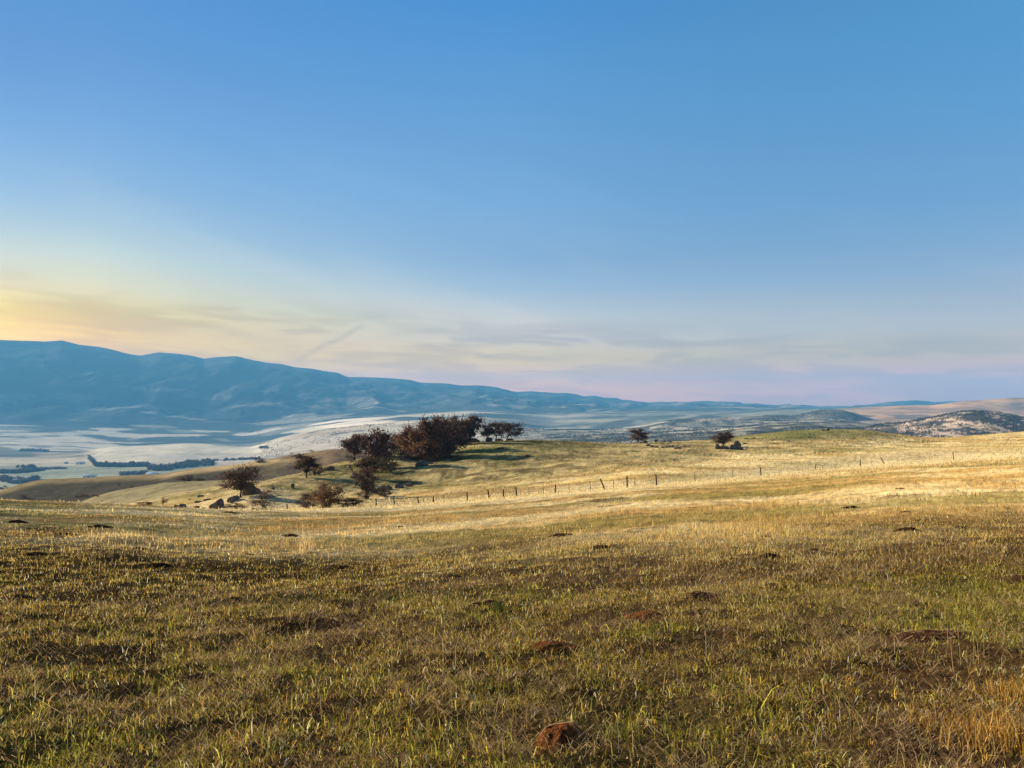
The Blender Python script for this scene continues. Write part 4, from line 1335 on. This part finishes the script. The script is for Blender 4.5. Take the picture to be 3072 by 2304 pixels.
small = [(22, 597), (55, 582), (97, 555), (65, 556), (125, 562), (62, 582), (110, 584), (35, 555), (150, 556), (270, 575), (235, 600), (320, 572), (345, 568), (205, 603), (300, 612), (18, 522),
         (40, 514), (66, 535), (45, 533), (100, 527), (140, 549), (35, 522), (160, 566), (93, 575), (390, 577), (455, 577), (120, 535), (560, 536), (640, 535), (765, 537), (735, 512), (700, 545),
         (905, 512), (935, 516), (960, 528), (905, 530), (985, 537), (870, 545), (930, 548), (815, 550), (770, 556), (980, 507), (850, 508), (895, 522), (640, 490), (900, 489), (330, 548), (400, 527), (430, 545),
         (250, 555), (290, 536), (205, 520), (232, 513), (165, 522), (510, 562), (600, 548)]
small = [q for i_, q in enumerate(small) if i_ % 5 not in (1, 3) and i_ % 7 != 2]
ORD = ['first', 'second', 'third', 'fourth', 'fifth', 'sixth', 'seventh', 'eighth', 'ninth', 'tenth', 'eleventh', 'twelfth', 'thirteenth', 'fourteenth']
zone_of = lambda b_: 'far part of the meadow' if b_ < 533 else ('middle part of the meadow' if b_ < 563 else 'nearer cropped grass')
small.sort()
zone_n = {}
for i, (a, b) in enumerate(small):
    z_ = zone_of(b); zone_n[z_] = zone_n.get(z_, 0) + 1
    p = at(a, b, 5, 120)
    w = p[1] / F * random.uniform(9, 26)
    mound(a, b, 5, 120, w, w * 0.6, min(w * 0.10, 0.09), 'small dark mound, %s from left across the %s' % (ORD[min(zone_n[z_], 14) - 1], z_), 40 + i, M_DARKSOIL, group='small dark mounds scattered over the meadow', name='earth_mound')

# ------------------------------------------------------------------ tall stalks and the gold clump at the right front
def stalk_mesh(name, pts, seed, hmin, hmax, wid, cols, lean=0.15, spread=0.0, per=1, label=None, cat='grass', kind='stuff'):
    r = np.random.default_rng(seed)
    X, Yv = [], []
    for (a, b) in pts:
        p = at(a, b, 2.2, 120)
        for _ in range(per):
            X.append(p[0] + r.normal(0, spread)); Yv.append(p[1] + r.normal(0, spread))
    X = np.array(X); Yv = np.array(Yv); n = len(X)
    c = np.asarray(cols)[r.integers(0, len(cols), n)] * r.uniform(0.8, 1.2, (n, 1))
    scale = np.clip(Yv / 12.0, 1, 3.5)
    P = blades(X, Yv, r.uniform(hmin, hmax, n), wid * scale * r.uniform(.7, 1.3, n), r.uniform(0.0, lean, n), r.uniform(0, 6.28, n), r.uniform(0, lean * 2, n), c)
    v, q, t, cc = P
    o = mesh_obj(name, v, [q, t], M_GRASS, cc)
    return tag(o, label, cat, kind=kind)


r_ = np.random.default_rng(77)
pts = [(a, b) for a, b in zip(r_.uniform(0, 1024, 150), 768 - 250 * r_.random(150) ** 0.8)]
stalk_mesh('dry_stalks', pts, 5, 0.16, 0.42, 0.0045, [(0.55, 0.42, 0.20), (0.42, 0.28, 0.12), (0.5, 0.42, 0.27)], 0.28, 0.03, 1, 'thin dry stalks standing singly in the meadow')
pts = [(a, b) for a, b in zip(np.concatenate([r_.normal(760, 120, 150), r_.normal(300, 70, 60), r_.normal(120, 60, 60), r_.uniform(200, 1000, 120)]),
                              np.concatenate([r_.normal(548, 12, 150), r_.normal(545, 10, 60), r_.normal(545, 14, 60), r_.normal(515, 8, 120)]))]
stalk_mesh('tall_dry_grass', pts, 6, 0.10, 0.34, 0.0045, [(0.60, 0.45, 0.20), (0.50, 0.33, 0.12)], 0.6, 0.22, 9, 'taller tufts of pale dry grass')


def tuft(name, label, px, py, n, hmin, hmax, spread, seed, cols, wid=0.005, lean=0.55, ylo=2.2, yhi=60):
    r = np.random.default_rng(seed)
    p = at(px, py, ylo, yhi)
    X = p[0] + np.clip(r.normal(0, spread, n), -1.7 * spread, 1.7 * spread); Yv = np.maximum(p[1] + np.clip(r.normal(0, spread, n), -1.7 * spread, 1.7 * spread), 1.2)
    c = np.asarray(cols)[r.integers(0, len(cols), n)] * r.uniform(0.7, 1.25, (n, 1))
    v, q, t, cc = blades(X, Yv, r.uniform(hmin, hmax, n), wid * r.uniform(.6, 1.4, n), r.uniform(0.02, lean, n), r.uniform(0, 6.28, n), r.uniform(0, 0.9, n), c)
    v = v - p
    v[:, 2] -= 0.0
    o = mesh_obj(name, v, [q, t], M_GRASS, cc)
    o.location = tuple(p)
    return tag(o, label, 'grass tuft', kind='stuff' if name == 'tall_stalk_tuft' else None)


GOLD = [(0.50, 0.29, 0.06), (0.66, 0.45, 0.14), (0.30, 0.15, 0.03), (0.10, 0.06, 0.02)]
tuft('grass_clump', 'big golden-brown grass clump at the lower right corner', 992, 742, 620, 0.07, 0.27, 0.19, 21, GOLD, 0.0055, 0.8)
tuft('grass_clump', 'golden grass clump at the right edge, above the big corner one', 1015, 700, 300, 0.07, 0.22, 0.13, 22, GOLD, 0.0055, 0.8)
tuft('tall_stalk_tuft', 'a few tall bare stalks rising from the dark bare patch on the right', 985, 668, 7, 0.22, 0.46, 0.17, 23, [(0.55, 0.40, 0.16)], 0.0036, 0.16)
tuft('grass_clump', 'pale feathery tall grass tuft standing alone left of the centre', 306, 553, 60, 0.3, 0.9, 0.10, 24, [(0.60, 0.48, 0.26)], 0.012, 0.4)
tuft('green_grass_tuft', 'dark green leafy tuft on the small dark red mound', 498, 610, 90, 0.06, 0.16, 0.045, 25, [(0.06, 0.080, 0.018), (0.09, 0.11, 0.025)], 0.006)
tuft('green_grass_tuft', 'green leafy tuft right of the bottom centre mound', 618, 735, 110, 0.04, 0.13, 0.07, 26, [(0.16, 0.17, 0.025), (0.21, 0.20, 0.04)], 0.005, 1.0)

# ------------------------------------------------------------------ valley floor: woods, sagebrush, farm buildings
def clumps(centers, size, ntri, seed, tones, name, label, mat=M_WOODS, zoff=0.0, cat='trees', flat=1.0):
    r = np.random.default_rng(seed)
    C = np.repeat(centers, ntri, axis=0)
    s = np.repeat(size, ntri)
    n = len(C)
    d = r.normal(0, 1, (n, 3)); d /= np.linalg.norm(d, axis=1, keepdims=True)
    p = C + d * (r.random((n, 1)) ** 0.4) * s[:, None] * np.array([0.6, 0.6, 0.5 * flat])
    p[:, 2] += s * 0.45 * flat + zoff
    a = r.normal(0, 1, (n, 3)) * s[:, None] * 0.16; b = r.normal(0, 1, (n, 3)) * s[:, None] * 0.16
    v = np.stack([p - a, p + b, p + a - b * 0.4], 1).reshape(-1, 3)
    t = np.asarray(tones); k = np.repeat(r.integers(0, len(t), len(centers)), ntri)
    c = t[k] * r.uniform(0.7, 1.3, (n, 1))
    o = mesh_obj(name, v, np.arange(n * 3).reshape(n, 3), mat, np.repeat(c, 3, axis=0))
    return tag(o, label, cat, kind='stuff')


def row_centers(poly, n, spread_px, ylo, yhi, seed, hpx):
    r = np.random.default_rng(seed)
    P = np.array(poly, float)
    L_ = np.concatenate([[0], np.cumsum(np.hypot(*np.diff(P, axis=0).T))])
    out, sz = [], []
    for _ in range(n):
        u = r.random() * L_[-1]
        x = np.interp(u, L_, P[:, 0]) ; y = np.interp(u, L_, P[:, 1]) + r.uniform(-1, 1) * spread_px
        q = at(x / 3, y / 3, ylo, yhi)
        out.append(q); sz.append(q[1] / F / 3 * hpx * r.uniform(0.6, 1.2))
    return np.array(out), np.array(sz)


W1 = [(0.085, 0.075, 0.075), (0.12, 0.09, 0.085), (0.05, 0.055, 0.06), (0.15, 0.11, 0.10)]
W2 = [(0.085, 0.082, 0.088), (0.13, 0.11, 0.11), (0.06, 0.062, 0.07)]
rows = [
    ([(285, 1398), (340, 1399), (445, 1398)], 150, 2.5, 11, W2, 'dark riverside woods along the foot of the pale hill'),
    ([(445, 1408), (500, 1408), (560, 1398), (640, 1393)], 170, 5, 12, W1, 'purple-grey bare woods along the river behind the ridge'),
    ([(560, 1386), (660, 1382), (780, 1376)], 110, 2, 6, W2, 'thin dark line of river trees reaching right'),
    ([(0, 1418), (50, 1418), (125, 1411)], 110, 2.5, 9, W2, 'dark tree belt across the valley floor at far left'),
    ([(130, 1408), (203, 1405)], 50, 1.5, 5, W2, 'thin tree belt continuing right across the valley fields'),
    ([(50, 1404), (78, 1403), (104, 1402)], 26, 1.5, 9, W1, 'small group of trees behind the left tree belt'),
    ([(5, 1440), (40, 1447), (75, 1448), (113, 1440)], 110, 5, 13, W1, 'bare purple trees round the farmhouse at far left'),
    ([(362, 1425), (400, 1423), (443, 1420)], 70, 2.5, 8, W1, 'purple brush beside the red barn'),
    ([(60, 1353), (100, 1353), (145, 1356)], 60, 2, 7, W2, 'dark wood patch on the far side of the valley'),
    ([(264, 1372), (275, 1382), (283, 1392)], 30, 5, 8, W2, 'trees around the white farm sheds'),
    ([(780, 1345), (803, 1345)], 14, 1.5, 7, W2, 'dark thicket on the pale hillside'),
]
for i, (poly, n, sp, hp, tn, lab) in enumerate(rows):
    c_, s_ = row_centers(poly, n, sp, 1000 if i not in (6, 7) else 1000, 4500, 500 + i, hp)
    clumps(c_, s_, 46, 600 + i, tn, 'valley_woods', lab)

# sagebrush on the far shoulders
r = np.random.default_rng(9)
def sage_field(name, label, region, n, yl, yh, dens_seed, sc, size, tones, thr=0.5, ntri=5):
    px = r.uniform(region[0], region[1], n); Yv = r.uniform(yl, yh, n)
    x = tx_of(px) * Yv
    dn = fbm(x / sc, Yv / (sc * 1.3), 4, dens_seed)
    fil = smooth(thr - 0.06, thr + 0.06, dn)
    edge = smooth(0, 14, px - region[0])
    k = r.random(n) < fil * edge
    x, Yv = x[k], Yv[k]
    C = np.stack([x, Yv, H(x, Yv)], -1)
    clumps(C, r.uniform(0.6, 1.4, len(x)) * size, ntri, dens_seed, tones, name, label, cat='shrubs', flat=0.8)


SG = [(0.045, 0.05, 0.05), (0.065, 0.06, 0.06), (0.035, 0.045, 0.045)]
sage_field('sagebrush', 'dark scrub mottling the shoulder of the hill at the far right', (866, 1100), 9000, 1250, 1800, 801, 25, 4.5, SG, 0.52)
sage_field('sagebrush', 'scattered scrub over the bluish slopes behind the middle skyline', (540, 880), 16000, 1150, 1900, 802, 80, 3.6, SG, 0.50)
sage_field('sagebrush', 'scrub over the rounded slopes farther out in the middle distance', (540, 860), 14000, 2300, 3550, 803, 150, 6.0, SG, 0.52)
sage_field('sagebrush', 'scrub streaks on the pale slopes behind the grove', (255, 540), 9000, 2300, 3550, 804, 150, 5.0, SG, 0.56)


def flat_mat(name, c, rough=0.8):
    return attr_mat(name, base=c, noise_scales=((0.3, 3),), contrast=0.12)


M_WHITE = flat_mat('white_paint', (0.72, 0.70, 0.66)); M_RED = flat_mat('red_paint', (0.30, 0.045, 0.04)); M_ROOFL = flat_mat('pale_metal_roof', (0.62, 0.63, 0.64))
M_ROOFR = flat_mat('rust_roof', (0.28, 0.07, 0.05)); M_DOOR = flat_mat('dark_opening', (0.03, 0.03, 0.035)); M_GREYW = flat_mat('grey_board', (0.30, 0.28, 0.26))


def barn(name, label, cat, sx, sy, wpx, hpx, wall, roof, depth_f=0.5, yl=1000, yh=4500, group=None, doors=1):
    p = at(sx / 3, sy / 3, yl, yh)
    m = p[1] / F / 3
    w, h, d = wpx * m, hpx * m, wpx * m * depth_f
    eave = h * 0.62
    root = thing(name, label, cat, tuple(p), group)
    a, b = w / 2, d / 2
    v = np.array([(-a, -b, -2), (a, -b, -2), (a, b, -2), (-a, b, -2), (-a, -b, eave), (a, -b, eave), (a, b, eave), (-a, b, eave), (-a, 0, h * .97), (a, 0, h * .97)])
    q = np.array([(0, 1, 5, 4), (2, 3, 7, 6)]); pent = np.array([(1, 2, 6, 9, 5), (3, 0, 4, 8, 7)])
    mesh_obj('wall', v, [q, pent], wall, parent=root)
    o = 0.06 * w; t = 0.04 * h
    rv = np.array([(-a - o, -b - o, eave - .05 * h), (a + o, -b - o, eave - .05 * h), (a + o, 0, h), (-a - o, 0, h), (a + o, b + o, eave - .05 * h), (-a - o, b + o, eave - .05 * h)])
    rv2 = rv + np.array([0, 0, t])
    V = np.vstack([rv, rv2])
    f4 = np.array([(6, 7, 8, 9), (9, 8, 10, 11), (1, 0, 3, 2), (2, 3, 5, 4), (0, 1, 7, 6), (4, 5, 11, 10), (1, 2, 8, 7), (2, 4, 10, 8), (3, 0, 6, 9), (5, 3, 9, 11)])
    mesh_obj('roof', V, f4, roof, parent=root)
    for k in range(doors):
        cx = (k + 0.5) / doors * w - a
        dw = w / doors * 0.16
        dv = np.array([(cx - dw, -b - .15, 0), (cx + dw, -b - .15, 0), (cx + dw, -b - .15, eave * .75), (cx - dw, -b - .15, eave * .75), (cx - dw, -b - .02, 0), (cx + dw, -b - .02, 0), (cx + dw, -b - .02, eave * .75), (cx - dw, -b - .02, eave * .75)])
        df = np.array([(0, 1, 2, 3), (3, 2, 6, 7), (1, 5, 6, 2), (4, 0, 3, 7)])
        mesh_obj('door', dv, df, M_DOOR, parent=root)
    return root


barn('barn', 'long white barn among trees beneath the pale hill', 'barn', 240, 1393, 25, 8, M_WHITE, M_ROOFL, 0.4, doors=2)
barn('shed', 'small grey shed alone in the field left of the white barn', 'shed', 198, 1391, 10, 6, M_GREYW, M_ROOFL)
barn('farmhouse', 'small white farmhouse behind the long white barn', 'house', 267, 1377, 11, 7, M_WHITE, M_ROOFL)
barn('farmhouse', 'white farmhouse half hidden in bare purple trees at far left', 'house', 47, 1449, 13, 12, M_WHITE, M_ROOFL, 0.6)
barn('long_shed', 'long low white-roofed shed just over the dark ridge', 'shed', 268, 1432, 38, 8, M_WHITE, M_ROOFL, 0.3, doors=3)
barn('red_barn', 'dark red barn with a pale roof beyond the ridge', 'barn', 457, 1430, 32, 12, M_RED, M_ROOFL, 0.4, doors=2)
barn('red_shed', 'dark red low shed attached left of the red barn', 'shed', 437, 1430, 12, 8, M_RED, M_ROOFR, 0.6)
barn('shed', 'little white shed right of the red barn', 'shed', 481, 1425, 9, 5, M_WHITE, M_ROOFL, 0.6)

# ------------------------------------------------------------------ haze
def build_haze():
    x0, x1, y0, y1, z0, z1 = -14500, 26500, -400, 18500, GZ.min() - 1.0, GZ.max() + 40.0
    v = np.array([(x0, y0, z0), (x1, y0, z0), (x1, y1, z0), (x0, y1, z0), (x0, y0, z1), (x1, y0, z1), (x1, y1, z1), (x0, y1, z1)], float)
    f = np.array([(3, 2, 1, 0), (4, 5, 6, 7), (0, 1, 5, 4), (1, 2, 6, 5), (2, 3, 7, 6), (3, 0, 4, 7)])
    m, N, L = new_mat('haze_air')
    out = N.new('ShaderNodeOutputMaterial')
    pv = N.new('ShaderNodeVolumePrincipled')
    pv.inputs['Color'].default_value = (*HAZE_COLOR, 1)
    pv.inputs['Density'].default_value = HAZE_DENSITY
    pv.inputs['Anisotropy'].default_value = 0.0
    pv.inputs['Density Attribute'].default_value = ''
    pv.inputs['Temperature Attribute'].default_value = ''
    pv.inputs['Color Attribute'].default_value = ''
    L.new(pv.outputs[0], out.inputs['Volume'])
    o = mesh_obj('haze', v, f, m)
    o['kind'] = 'stuff'
    return o


build_haze()
print('terrain z range', GZ.min(), GZ.max(), 'x', GX.min(), GX.max(), 'Y', GY.max())
